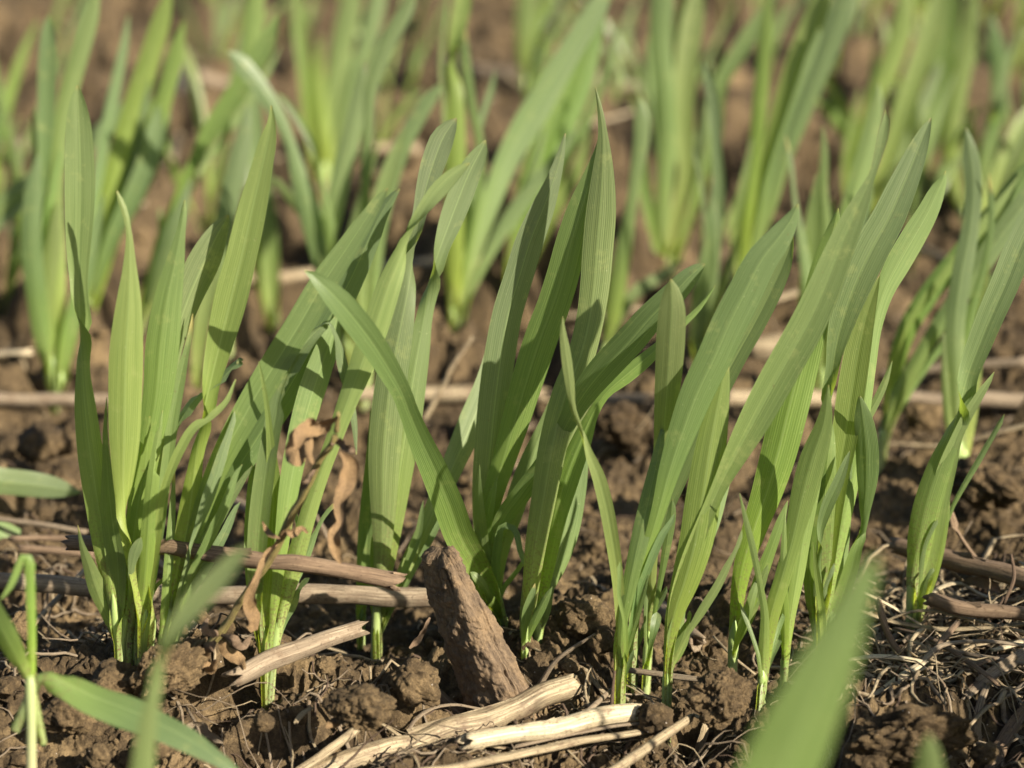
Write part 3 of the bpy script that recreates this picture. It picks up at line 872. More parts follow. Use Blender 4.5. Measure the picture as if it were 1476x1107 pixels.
seedling("wheat plant behind the dead weed with a leaf folded over and chewed at its bend", [
 ([(393,945,11),(404,885,16),(420,825,26),(438,760,25),(460,690,23),(482,630,24),(502,575,30),(525,515,39),(546,455,39),(563,405,34),(578,370,22),(590,342,10),(602,318,15),(618,292,21),(640,266,24),(658,249,18),(669,240,10),(677,235,2)], -4, .2, M_LEAFY),
 ([(381,948,11),(381,900,18),(388,840,34),(392,770,38),(394,700,24),(390,640,12),(384,580,7),(378,545,5),(373,521,1)], -6, .15, M_LEAFY),
 ([(378,940,9),(370,860,20),(372,780,30),(380,700,30),(393,620,26),(410,550,30),(435,500,27),(458,476,14),(474,464,8),(485,480,10),(493,520,16),(504,570,12),(511,610,9),(514,655,2)], 1, .35, M_LEAF2, [(.50,.60,1,.7),(.61,.68,-1,.8),(.71,.76,1,.6)]),
 ([(388,945,8),(398,860,14),(410,760,24),(422,680,32),(440,600,38),(462,530,38),(480,480,26),(486,455,4)], 4, -.4, M_LEAF),
 ([(376,940,7),(362,860,10),(358,780,12),(362,700,10),(368,640,3)], 9, .2, M_LEAF),
], stems=(0, 1))

seedling("upright wheat plant of four smooth blue-green leaves between the folded leaf and the crossing leaf", [
 ([(541,915,12),(545,860,16),(550,800,25),(552,730,40),(553,660,50),(558,600,52),(566,535,48),(578,470,38),(588,420,24),(595,370,14),(603,320,17),(614,270,28),(627,228,36),(642,192,30),(652,178,16),(658,170,2)], 8, .1, M_LEAF2),
 ([(548,912,10),(556,840,18),(566,760,30),(573,700,42),(583,630,48),(594,555,44),(604,500,34),(613,450,20),(621,400,10),(632,365,20),(648,322,34),(662,285,38),(676,250,34),(689,224,24),(697,209,12),(700,202,2)], 12, -.2, M_LEAF2),
 ([(521,905,11),(524,840,20),(530,760,26),(534,690,20),(535,630,9),(534,590,1)], 0, .2, M_LEAF),
 ([(549,910,9),(574,845,18),(602,790,24),(630,725,28),(654,670,34),(680,610,40),(702,550,32),(715,480,14),(722,440,2)], 20, -.3, M_LEAF),
 ([(546,912,8),(570,850,14),(592,800,18),(610,760,14),(625,735,3)], 5, .2, M_LEAF),
], stems=(0, 2))

seedling("wheat plant rising from behind the leaning wood chunk, one leaf crossing to the left", [
 ([(727,898,12),(713,862,24),(688,818,40),(664,775,47),(647,728,48),(627,680,43),(605,632,36),(590,595,29),(579,566,29),(563,537,34),(540,500,39),(512,462,41),(485,430,36),(462,407,22),(448,395,11),(439,390,2)], -68, .1, M_LEAF),
 ([(727,896,10),(708,850,16),(690,808,24),(668,760,22),(650,712,13),(640,685,7),(632,662,1)], -17, .2, M_LEAFY),
 ([(722,893,11),(708,830,18),(699,770,28),(701,710,40),(707,640,46),(714,570,48),(722,510,48),(733,450,46),(748,400,44),(765,345,42),(783,300,34),(797,262,22),(808,225,12),(815,192,2)], 5, -.3, M_LEAF2),
 ([(721,892,10),(706,840,18),(700,780,27),(707,725,30),(722,675,34),(740,615,42),(762,540,50),(780,485,52),(797,440,51),(811,395,50),(824,345,47),(840,295,41),(852,258,27),(861,225,15),(866,200,8),(864,184,1)], -8, .2, M_LEAFY),
 ([(724,895,10),(714,850,16),(712,800,20),(725,750,26),(752,712,28),(785,665,24),(812,620,26),(840,570,38),(872,530,46),(905,495,46),(940,455,42),(970,425,36),(995,398,26),(1008,386,14),(1016,380,2)], -42, -.1, M_LEAF),
 ([(718,885,9),(701,810,14),(700,760,16),(708,720,13),(717,687,1)], -12, .5, M_LEAFY),
 ([(716,890,8),(722,810,14),(740,735,30),(764,665,30),(785,610,16),(800,560,2)], 10, .2, M_LEAF),
 ([(724,893,9),(716,840,12),(717,790,13),(728,757,9),(738,760,9),(750,795,8),(762,828,5),(771,853,1)], -14, .2, M_LEAF),
 ([(715,890,9),(697,800,18),(690,740,18),(690,700,9),(691,670,1)], -10, .6, M_LEAFY),
], stems=(0, 4))

seedling("wheat plant right of the wood chunk with the tallest pointed leaf at picture centre", [
 ([(756,947,12),(762,880,20),(770,800,30),(783,720,38),(797,640,44),(815,570,44),(838,510,42),(850,460,42),(857,410,45),(861,360,47),(866,300,45),(869,245,30),(869,195,14),(865,160,8),(858,125,1)], 14, .15, M_LEAFY),
 ([(755,947,11),(758,890,18),(766,830,23),(778,770,32),(792,720,42),(808,670,47),(828,620,40),(848,570,26),(865,525,2)], 9, -.1, M_LEAFY),
 ([(775,928,13),(779,872,15),(788,810,25),(800,745,33),(820,680,36),(840,630,28),(855,595,16),(872,568,14),(900,543,22),(930,518,22),(958,492,14),(985,466,10),(1006,446,7),(1020,428,4),(1031,411,1)], -4, .3, M_LEAFY),
 ([(776,926,12),(781,868,17),(798,820,36),(815,765,46),(825,710,44),(833,655,34),(840,600,20),(846,550,2)], 4, -.3, M_LEAF),
], stems=(0, 2))

seedling("wheat plant with a thin twisted yellow-green leaf and one wide dark leaf leaning right", [
 ([(894,1003,15),(895,900,15),(891,840,17),(883,780,20),(874,730,21),(862,685,19),(847,650,12),(836,622,6),(827,595,7),(821,550,14),(815,505,14),(811,475,8),(811,456,1)], -14, .1, M_LEAFY),
 ([(895,1000,14),(897,900,14),(905,875,13),(918,835,18),(935,785,18),(950,735,22),(965,680,32),(985,620,44),(1006,565,52),(1030,515,54),(1052,465,55),(1075,420,54),(1098,375,48),(1125,340,36),(1143,312,18),(1150,294,2)], -8, -.15, M_LEAF2),
 ([(895,1000,12),(897,900,14),(908,840,22),(920,785,26),(935,720,26),(948,660,18),(956,610,3)], 4, .3, M_LEAF),
], stems=(0,), fold=.8)

seedling("slim wheat plant with one blunt upright leaf standing before the wide leaning leaves", [
 ([(932,962,13),(937,880,13),(941,790,16),(948,710,22),(955,645,27),(960,580,36),(964,530,42),(967,480,44),(969,440,37),(968,415,19),(967,402,2)], -24, .15, M_LEAFY),
 ([(912,960,13),(918,880,16),(932,815,26),(950,750,30),(975,690,34),(1000,630,38),(1030,570,38),(1062,510,36),(1090,460,36),(1115,410,34),(1132,372,24),(1140,352,10),(1143,340,2)], 5, .3, M_LEAFY),
], stems=(0, 1))

seedling("wheat plant with broad dark hanging leaf and a very long leaf twisting near its tip", [
 ([(961,1004,14),(963,940,15),(972,885,27),(988,835,44),(1003,780,54),(1013,720,56),(1022,660,50),(1032,600,38),(1042,545,20),(1048,500,2)], 2, .1, M_LEAFY),
 ([(962,1002,12),(966,930,13),(975,860,18),(996,800,24),(1018,745,22),(1040,695,24),(1058,660,34),(1085,610,48),(1112,560,54),(1140,510,55),(1165,465,55),(1188,415,51),(1208,365,44),(1228,318,34),(1245,280,20),(1257,252,10),(1266,222,12),(1274,188,15),(1277,170,9),(1276,158,1)], -6, -.1, M_LEAF),
], stems=(0,))

seedling("wheat plant behind the leaning pair with one broad pale leaf", [
 ([(1056,957,14),(1060,890,18),(1070,820,27),(1088,760,38),(1105,710,48),(1120,660,56),(1135,600,59),(1150,540,57),(1166,480,50),(1180,420,44),(1192,370,36),(1202,330,20),(1208,300,2)], 10, .1, M_LEAFY),
], stems=(0,))

seedling("small wheat plant with thread-thin leaf beside the broad pale leaf at lower right", [
 ([(1098,992,13),(1101,930,16),(1102,885,12),(1095,840,9),(1085,790,10),(1074,745,7),(1066,711,1)], -6, .1, M_LEAFY),
 ([(1099,990,12),(1103,940,17),(1112,885,24),(1127,835,24),(1142,780,26),(1156,720,38),(1172,660,40),(1188,610,24),(1194,555,2)], 2, .2, M_LEAF),
 ([(1130,965,10),(1131,890,13),(1129,830,11),(1130,780,8),(1132,733,1)], -3, .2, M_LEAFY),
 ([(1133,965,9),(1140,890,14),(1150,830,20),(1160,770,20),(1172,700,22),(1185,640,12),(1190,590,2)], 4, -.2, M_LEAFY),
], stems=(0, 2))

seedling("tall wheat plant with silvery blue-green leaf tip, right of the longest twisting leaf", [
 ([(1180,922,13),(1182,840,26),(1184,760,36),(1188,690,36),(1193,640,22),(1197,590,9),(1199,545,14),(1205,500,27),(1218,450,43),(1237,400,53),(1258,355,55),(1280,315,51),(1298,275,45),(1313,240,36),(1327,205,24),(1336,183,12),(1342,170,2)], -6, .1, M_LEAF2),
 ([(1184,922,12),(1188,850,22),(1197,770,26),(1207,690,34),(1218,630,40),(1228,560,42),(1238,500,38),(1250,450,25),(1262,415,10),(1268,397,1)], 0, .2, M_LEAFY),
 ([(1186,920,10),(1198,840,16),(1217,750,20),(1234,670,20),(1245,600,18),(1253,530,20),(1261,470,22),(1275,420,28),(1295,380,37),(1318,340,37),(1338,305,30),(1353,272,20),(1361,255,8),(1363,246,1)], 8, -.25, M_LEAFY),
 ([(1190,918,12),(1210,870,22),(1227,820,22),(1240,765,13),(1247,725,20),(1250,680,33),(1248,630,33),(1243,595,22),(1239,571,3)], -8, .2, M_LEAF2),
 ([(1186,918,9),(1205,800,13),(1218,700,13),(1231,640,13),(1248,605,14),(1263,578,12),(1275,552,10),(1286,520,1)], 3, .2, M_LEAFY),
 ([(1188,930,9),(1185,880,10),(1178,830,9),(1172,781,1)], -12, .1, M_LEAFY),
 ([(1176,922,10),(1168,850,20),(1170,770,26),(1178,700,22),(1188,640,10),(1193,600,1)], -5, .3, M_LEAF),
 ([(1192,920,9),(1203,850,26),(1212,780,26),(1220,720,16),(1228,660,2)], 1, -.2, M_LEAF),
], stems=(0, 1, 3))

seedling("separate wheat plant near the right border with a long frayed pale leaf running out", [
 ([(1313,882,13),(1316,835,25),(1324,785,38),(1337,725,42),(1355,670,36),(1373,625,26),(1384,585,24),(1395,540,29),(1410,500,37),(1428,455,41),(1448,410,43),(1468,360,43),(1490,310,36),(1505,270,20),(1512,250,2)], -4, .1, M_LEAF2),
 ([(1322,882,12),(1330,840,24),(1341,790,28),(1352,730,28),(1366,670,26),(1380,628,16),(1395,598,15),(1413,568,12),(1426,548,7),(1433,536,1)], -8, -.2, M_LEAFY),
 ([(1326,880,10),(1342,830,18),(1353,780,20),(1361,730,16),(1366,690,2)], 3, .3, M_LEAFY),
], stems=(0, 1))

# leaves and plants at the left border
seedling("wheat plant outside the left border, one banded leaf lying almost level into view", [
 ([(-150,760,10),(-110,705,30),(-60,688,40),(0,694,41),(50,699,38),(90,705,25),(118,710,2)], 14, -.3, M_LEAF2),
 ([(-150,765,10),(-120,745,24),(-60,748,40),(0,770,46),(40,790,38),(75,808,20),(103,821,2)], 0, .2, M_LEAFY),
 ([(-150,770,10),(-90,790,24),(-20,805,36),(40,822,36),(90,842,28),(130,862,12),(150,870,2)], 4, .5, M_LEAF2),
], "wheat seedlings standing off the left border")

# ---- in front of the focus: blurred foreground plants, standing nearer to the camera
def near_blade(pts, parent, Y, mat, side=0.0, z=0, fold=.8):
    return blade(pts, parent, z, mat, side, random.Random(5), Y=Y, fold=fold)
Yf = .485
b = at_y(45, 1180, Yf)
t = thing("wheat_seedling", "blurred nearby wheat plant with white stem and dark drooping leaf at lower left", "wheat seedling", tuple(b), "blurred wheat seedlings closest to the camera")
C = np.array([at_y(x, y, Yf) for x, y in ((45, 1290), (45, 1200), (45, 1107), (45, 1040), (44, 985), (43, 975))])
st = tube(C, np.array([7.6, 7.6, 7.6, 7.4, 8.2, 5]) * px_size(Yf), M_STEM, "stem", hollow=False, rough=.02, parent=t)
uvd = np.zeros(len(st.data.loops) * 2, np.float32); st.data.uv_layers[0].data.foreach_get("uv", uvd)
uvd = uvd.reshape(-1, 2); uvd[:, 1] = np.clip(uvd[:, 1] / uvd[:, 1].max(), 0, 1) ** 3 * .45; st.data.uv_layers[0].data.foreach_set("uv", uvd.ravel())
near_blade([(45,985,12),(46,930,12),(45,880,13),(43,830,14),(41,806,14),(36,800,10),(29,812,10),(20,835,10),(12,850,8),(1,864,2)], t, Yf, M_LEAFY, .1)
near_blade([(48,980,14),(66,972,20),(95,985,34),(135,1005,47),(180,1022,48),(225,1042,44),(265,1062,36),(305,1087,26),(335,1107,16),(352,1120,3)], t, Yf, M_LEAF2, .75, -10)
near_blade([(42,985,12),(30,960,22),(14,930,32),(-8,890,34),(-30,850,26),(-50,810,3)], t, Yf, M_LEAF, .5, -20)

Yg = .385
t = thing("wheat_seedling", "strongly blurred wheat shoot rising at the bottom border before the soil ridge", "wheat seedling", tuple(at_y(200, 1420, Yg)), "blurred wheat seedlings closest to the camera")
near_blade([(196,1440,12),(196,1300,22),(200,1180,34),(206,1107,34),(214,1040,26),(226,985,18),(238,950,14),(258,900,26),(288,862,34),(322,825,32),(345,800,20),(358,788,4)], t, Yg, M_LEAF, .0, 0)

Yh = .305
t = thing("wheat_seedling", "very blurred large leaf reaching up from the bottom border at lower right", "wheat seedling", tuple(at_y(1060, 1560, Yh)), "blurred wheat seedlings closest to the camera")
near_blade([(1040,1600,26),(1060,1400,56),(1090,1240,92),(1118,1140,112),(1150,1060,110),(1182,990,94),(1210,925,70),(1232,870,46),(1250,830,34),(1264,800,4)], t, Yh, M_LEAF, -.5, 0)
t = thing("wheat_seedling", "blurred leaf tip just entering at the bottom border beside the large blurred leaf", "wheat seedling", tuple(at_y(1345, 1400, .37)), "blurred wheat seedlings closest to the camera")
near_blade([(1352,1420,14),(1350,1300,40),(1345,1190,50),(1341,1120,44),(1339,1080,30),(1338,1058,4)], t, .37, M_LEAFY, .2, 0)

# ---- second row and beyond: traced, softly out of focus
G2 = "wheat seedlings of the blurred rows behind"
seedling("blurred wheat clump at far left whose bluish leaves fan up behind the rounded tall leaf", [
 ([(78,565,14),(72,480,20),(64,400,20),(61,330,14),(62,260,13),(66,190,25),(68,130,31),(69,80,30),(70,45,18),(70,22,3)], 0, .1, M_LEAF2),
 ([(74,562,12),(58,470,32),(48,390,38),(45,320,36),(50,260,20),(55,220,3)], -5, .2, M_LEAF2),
 ([(78,562,12),(80,480,26),(82,380,28),(80,280,22),(86,200,22),(100,130,32),(118,70,28),(132,20,22),(142,-20,4)], 5, .1, M_LEAF),
 ([(84,562,12),(100,480,28),(118,410,28),(135,340,18),(150,280,3)], 5, -.3, M_LEAF2),
 ([(76,562,10),(66,470,20),(70,400,26),(78,340,20),(84,290,3)], -2, .3, M_LEAFY),
], G2, stems=(0, 1, 3))
seedling("blurred wheat plant whose two leaves slant up to the right at the left border", [
 ([(-60,440,12),(-40,380,30),(0,300,41),(50,262,43),(100,225,39),(140,195,25),(175,160,18),(200,138,3)], 0, .1, M_LEAF2),
 ([(120,470,12),(136,390,20),(148,320,32),(158,280,38),(173,220,40),(195,150,44),(215,85,38),(235,20,26),(245,-20,4)], 8, .1, M_LEAFY),
 ([(124,470,10),(142,420,10),(162,350,18),(187,290,28),(206,240,32),(222,190,30),(240,130,26),(255,70,22),(265,30,3)], 10, .2, M_LEAFY),
 ([(122,470,10),(142,400,14),(168,330,26),(195,275,34),(214,225,32),(226,178,22),(229,150,3)], 2, .1, M_LEAF2),
], G2, stems=(1,))
seedling("blurred wheat plant with broad leaf slanting up right, behind the gap at left", [
 ([(200,470,12),(222,400,24),(240,340,30),(258,290,20),(275,245,16),(300,195,28),(330,150,40),(360,105,38),(385,60,30),(402,22,3)], 0, .15, M_LEAF),
 ([(205,470,10),(222,420,26),(240,365,34),(258,310,24),(275,258,3)], -5, .1, M_LEAF2),
 ([(196,470,8),(222,400,14),(232,350,12),(230,300,3)], -3, .1, M_LEAFY),
], G2, stems=(0,))
seedling("blurred wheat plant with a leaf drooping to the upper left across the others", [
 ([(505,520,11),(492,460,18),(478,410,36),(462,360,45),(445,300,46),(430,250,26),(418,205,15),(405,175,20),(385,140,27),(362,108,27),(342,85,21),(328,74,3)], 0, .1, M_LEAF2),
 ([(500,520,10),(478,440,16),(470,370,20),(480,310,30),(492,250,36),(507,190,34),(520,130,24),(524,90,3)], 6, .2, M_LEAF),
 ([(510,520,9),(514,440,14),(520,360,14),(525,300,14),(530,200,16),(534,130,20),(547,90,24),(565,50,26),(585,15,22),(600,-15,4)], 10, .2, M_LEAF),
], G2, stems=(0,))
seedling("blurred wheat plant of straight upright leaves behind the tall pointed leaf at left", [
 ([(395,475,12),(391,400,28),(386,330,36),(377,260,38),(369,200,32),(366,150,20),(366,110,3)], 0, .1, M_LEAF2),
 ([(330,500,10),(318,400,28),(324,320,40),(340,250,40),(352,190,22),(356,150,3)], 5, .1, M_LEAF2),
 ([(390,470,10),(372,380,18),(366,260,24),(362,120,30),(366,30,34),(372,-30,20)], 14, .1, M_LEAFY),
], G2, stems=(0, 1))
seedling("pale thin blurred wheat shoot between the two tall left-hand plants", [
 ([(283,570,10),(288,490,24),(298,430,26),(308,370,16),(314,330,3)], 0, .1, M_LEAFY),
], G2)
seedling("blurred wheat plant with leaf tip drooping right, behind the folded leaf", [
 ([(527,560,12),(534,470,20),(540,380,20),(548,320,24),(562,260,30),(585,200,28),(605,165,24),(625,135,16),(637,120,3)], 4, .1, M_LEAF2),
 ([(523,560,11),(528,470,20),(530,380,24),(545,300,26),(568,230,22),(582,185,3)], 0, .2, M_LEAFY),
], G2)
seedling("blurred wheat plant with one long strap leaf rising past the top border", [
 ([(655,482,16),(653,420,26),(655,350,30),(656,280,34),(657,200,35),(657,130,22),(655,90,14),(660,40,26),(668,0,26),(672,-40,4)], 0, .1, M_LEAFY),
 ([(658,482,12),(668,410,22),(690,335,30),(710,280,38),(730,230,50),(757,180,62),(787,130,60),(817,80,50),(842,40,40),(866,0,30),(882,-40,4)], 12, -.5, M_LEAF2),
 ([(655,480,9),(672,380,10),(690,280,12),(692,210,12),(680,150,12),(670,80,14),(668,30,3)], 8, .2, M_LEAF),
], G2)
seedling("blurred wheat clump leaning right behind the tallest centre leaves", [
 ([(735,420,12),(742,360,20),(752,300,28),(770,240,34),(795,180,36),(820,120,30),(840,60,20),(850,20,3)], 8, .1, M_LEAFY),
 ([(740,420,12),(760,340,20),(788,260,36),(810,190,46),(835,130,46),(850,75,38),(860,20,26),(862,-30,3)], 14, .1, M_LEAF),
 ([(745,420,10),(776,350,16),(800,300,24),(830,250,20),(850,190,3)], 2, .1, M_LEAFY),
], G2, stems=(0, 1))
seedling("blurred wheat plant with a whitish upright leaf right of the centre pair", [
 ([(870,525,16),(885,440,28),(897,370,28),(908,310,16),(917,250,17),(925,200,24),(925,165,20),(922,141,3)], 0, .1, M_LEAF2),
 ([(872,525,10),(892,460,16),(918,420,18),(950,400,16),(985,375,3)], 4, .3, M_LEAF),
], G2)
seedling("blurred wheat plant with a narrow leaf hooked at its tip, right of centre", [
 ([(1008,530,12),(1006,490,20),(1010,440,36),(1020,390,40),(1030,330,30),(1036,270,18),(1033,210,14),(1030,160,17),(1022,115,14),(1015,87,3)], 0, .1, M_LEAF2),
 ([(1010,530,9),(1030,450,12),(1050,390,12),(1062,340,3)], 4, .3, M_LEAFY),
], G2)
seedling("blurred yellow-green wheat clump with a pale broad leaf, upper right of centre", [
 ([(1075,420,12),(1092,350,14),(1110,290,22),(1127,230,30),(1147,180,38),(1172,120,42),(1197,60,46),(1217,0,38),(1227,-40,4)], 0, .1, M_LEAF2),
 ([(1072,420,12),(1092,330,24),(1110,240,36),(1130,150,42),(1155,75,46),(1180,10,38),(1195,-40,4)], 8, .1, M_LEAFY),
 ([(1068,420,11),(1075,320,18),(1088,220,20),(1098,120,22),(1105,30,16),(1110,-30,3)], 4, .2, M_LEAFY),
 ([(1070,420,9),(1060,330,14),(1072,270,14),(1085,200,3)], -3, .1, M_LEAFY),
], G2, stems=(0, 1))
seedling("blurred wheat plant of wide upright leaves behind the long twisting leaf", [
 ([(1170,560,16),(1166,490,36),(1167,430,44),(1172,370,42),(1176,300,24),(1179,250,3)], 0, .1, M_LEAF),
 ([(1186,560,14),(1188,480,36),(1188,400,40),(1187,330,26),(1186,270,14),(1188,220,11),(1186,182,2)], 4, .1, M_LEAF),
 ([(1174,560,12),(1190,450,26),(1212,350,34),(1235,270,38),(1254,200,32),(1264,150,18),(1266,120,3)], 12, .1, M_LEAFY),
 ([(1190,560,9),(1205,460,16),(1215,380,14),(1218,310,3)], 8, .1, M_LEAFY),
], G2, stems=(0, 1))
seedling("blurred wheat plant whose long leaves slant off the right border, nearer one", [
 ([(1268,652,13),(1280,600,26),(1300,560,27),(1325,515,20),(1355,465,24),(1395,410,36),(1435,350,42),(1480,290,46),(1530,220,4)], 0, .1, M_LEAF2),
 ([(1272,650,11),(1284,560,20),(1305,480,34),(1345,415,40),(1385,368,46),(1430,315,50),(1480,255,50),(1530,190,4)], 10, .2, M_LEAF),
], G2)
seedling("blurred upright wheat plant behind the separate plant near the right border", [
 ([(1382,675,16),(1380,600,34),(1378,540,32),(1376,480,36),(1385,400,38),(1398,330,30),(1403,270,28),(1398,220,24),(1392,185,3)], 6, .1, M_LEAF2),
 ([(1386,670,14),(1396,600,26),(1404,520,26),(1412,440,24),(1425,380,3)], 3, .2, M_LEAFY),
 ([(1378,670,10),(1366,600,12),(1362,540,10),(1360,480,3)], 0, .2, M_LEAFY),
], G2, stems=(0, 1))
seedling("blurred wheat clump near the top border, left of the pale broad leaf", [
 ([(962,400,14),(955,330,26),(958,260,26),(962,200,30),(958,130,36),(952,60,44),(955,0,44),(958,-60,4)], 0, .1, M_LEAF),
 ([(966,400,12),(975,320,18),(990,240,26),(985,170,40),(990,90,46),(1000,20,40),(1010,-40,4)], 6, .1, M_LEAFY),
 ([(960,400,11),(940,320,16),(925,240,18),(925,160,3)], 2, .2, M_LEAF),
 ([(968,400,11),(1000,300,14),(1030,200,22),(1040,120,20),(1066,75,28),(1096,30,26),(1120,-10,3)], 8, .2, M_LEAF),
], G2, stems=(0, 1))
seedling("blurred bright wheat clump in the upper right, dense with broad leaves", [
 ([(1245,340,14),(1240,260,20),(1247,190,26),(1262,140,30),(1286,85,38),(1302,30,38),(1312,-40,4)], 0, .1, M_LEAFY),
 ([(1248,340,14),(1268,260,22),(1290,200,30),(1307,145,38),(1327,90,46),(1347,30,44),(1357,-40,4)], 6, .1, M_LEAFY),
 ([(1250,340,12),(1300,280,16),(1340,210,20),(1352,150,34),(1362,80,40),(1370,10,38),(1375,-40,4)], 10, .1, M_LEAF),
 ([(1242,340,12),(1222,270,12),(1226,200,14),(1240,130,3)], -2, .1, M_LEAFY),
], G2, stems=(0, 1))
seedling("blurred wheat plant with a pale blunt leaf at the upper right border", [
 ([(1400,330,14),(1412,270,20),(1425,210,24),(1438,160,26),(1441,110,28),(1435,60,24),(1427,20,3)], 0, .1, M_LEAF2),
 ([(1398,330,14),(1376,270,22),(1372,190,32),(1384,110,38),(1398,50,36),(1405,-30,4)], 6, .1, M_LEAFY),
 ([(1402,330,12),(1440,270,20),(1470,210,28),(1500,150,24),(1520,100,3)], 4, .1, M_LEAF),
], G2, stems=(0, 1))
seedling("blurred yellow-green wheat clump at the top, left of centre", [
 ([(465,260,14),(472,200,22),(480,140,34),(492,70,40),(505,10,40),(515,-50,4)], 0, .1, M_LEAFY),
 ([(462,260,12),(445,180,14),(440,110,18),(432,40,20),(428,-30,3)], 4, .1, M_LEAFY),
 ([(468,260,12),(490,190,20),(508,120,26),(530,60,28),(545,0,26),(555,-50,4)], 5, .1, M_LEAF),
 ([(467,262,10),(470,220,18),(462,160,22),(458,100,18),(462,50,3)], 3, .1, M_LEAFY),
], G2, stems=(0, 1))
seedling("single blurred wheat shoot widening upward at the top border, above the centre leaves", [
 ([(757,130,9),(757,90,22),(757,50,34),(759,10,40),(762,-40,36),(768,-90,4)], 0, .1, M_LEAF),
 ([(759,130,8),(770,80,16),(785,20,20),(795,-30,4)], 3, .1, M_LEAFY),
], G2)
seedling("blurred thin yellowish wheat shoot at the left border, beside a pale dry patch", [
 ([(26,310,9),(18,240,10),(8,180,12),(-4,120,12),(-12,70,3)], 0, .2, M_LEAFY),
 ([(28,310,8),(28,250,9),(22,200,3)], 0, .2, M_LEAFY),
], G2)

# ---- the farthest rows, each plant built where it stands
def far_seedling(x, y, rng, label, group, out=False):
    z = float(low_h(x, y))
    t = thing("wheat_seedling", label, "wheat seedling", (x, y, z), group)
    nl = rng.choice([3, 4, 4, 5])
    for k in range(nl):
        L = rng.uniform(.055, .115); az = rng.uniform(-1.1, 1.1) + (.2 if rng.random() < .7 else math.pi)
        if out: az = rng.uniform(-.7, .7)
        lean = rng.uniform(.05, .5); curl = rng.uniform(-.1, .8)
        n = 22; s = np.linspace(0, 1, n)
        th = lean + curl * s ** 2
        dxy = np.cumsum(np.sin(th)) * L / n; dz = np.cumsum(np.cos(th)) * L / n
        C = np.stack([x + dxy * math.cos(az) + rng.uniform(-.003, .003), y + dxy * math.sin(az) * .7 + s * 0, z - .004 + dz], -1)
        w = rng.uniform(.0032, .0062)
        W = w * np.clip(np.sin(np.clip(s * 1.25 + .12, 0, 1) * math.pi * .5), .25, 1) * np.clip((1 - s) * 4.5, .04, 1) ** .6
        tw = np.full(n, rng.uniform(-.9, .9)) + (rng.choice([-1, 0, 0, 1]) * math.pi / (1 + np.exp(-(s - rng.uniform(.3, .7)) / .05)))
        arc = .5 + .6 * (1 - s) + 4 * np.exp(-(s / .1) ** 2)
        ref = norm(np.array([rng.uniform(-.4, .4), -1.0, .15]))
        me = ribbon(C, W, tw, arc, ref, across=6, name="leaf", mat=rng.choice([M_LEAF, M_LEAFY, M_LEAFY, M_LEAF2]), flip=rng.choice([1, -1]), seed=k)
        link("leaf", me, t)
rng = random.Random(77)
def far_rows():
    pts = []
    for r, yr in enumerate([1.42, 1.66, 1.90, 2.15, 2.42, 2.72, 1.12, 1.25]):
        x = -.30 * yr
        while x < .30 * yr:
            x += rng.uniform(.02, .065)
            u = x / yr * FPX / math.cos(0) * .985 + PW / 2
            # the top left quarter and two gaps are nearly bare in the photograph
            dens = .35 if u < 330 else (.55 if u < 640 else (.45 if u < 820 else .9))
            if yr < 1.3: dens = .12 if u < 850 else .55
            if rng.random() < dens * .8: pts.append((x, yr + rng.uniform(-.05, .05)))
    for x, y in pts:
        far_seedling(x, y, rng, "strongly blurred bright green wheat seedling in the far rows near the top border", "wheat seedlings of the farthest rows")
far_rows()

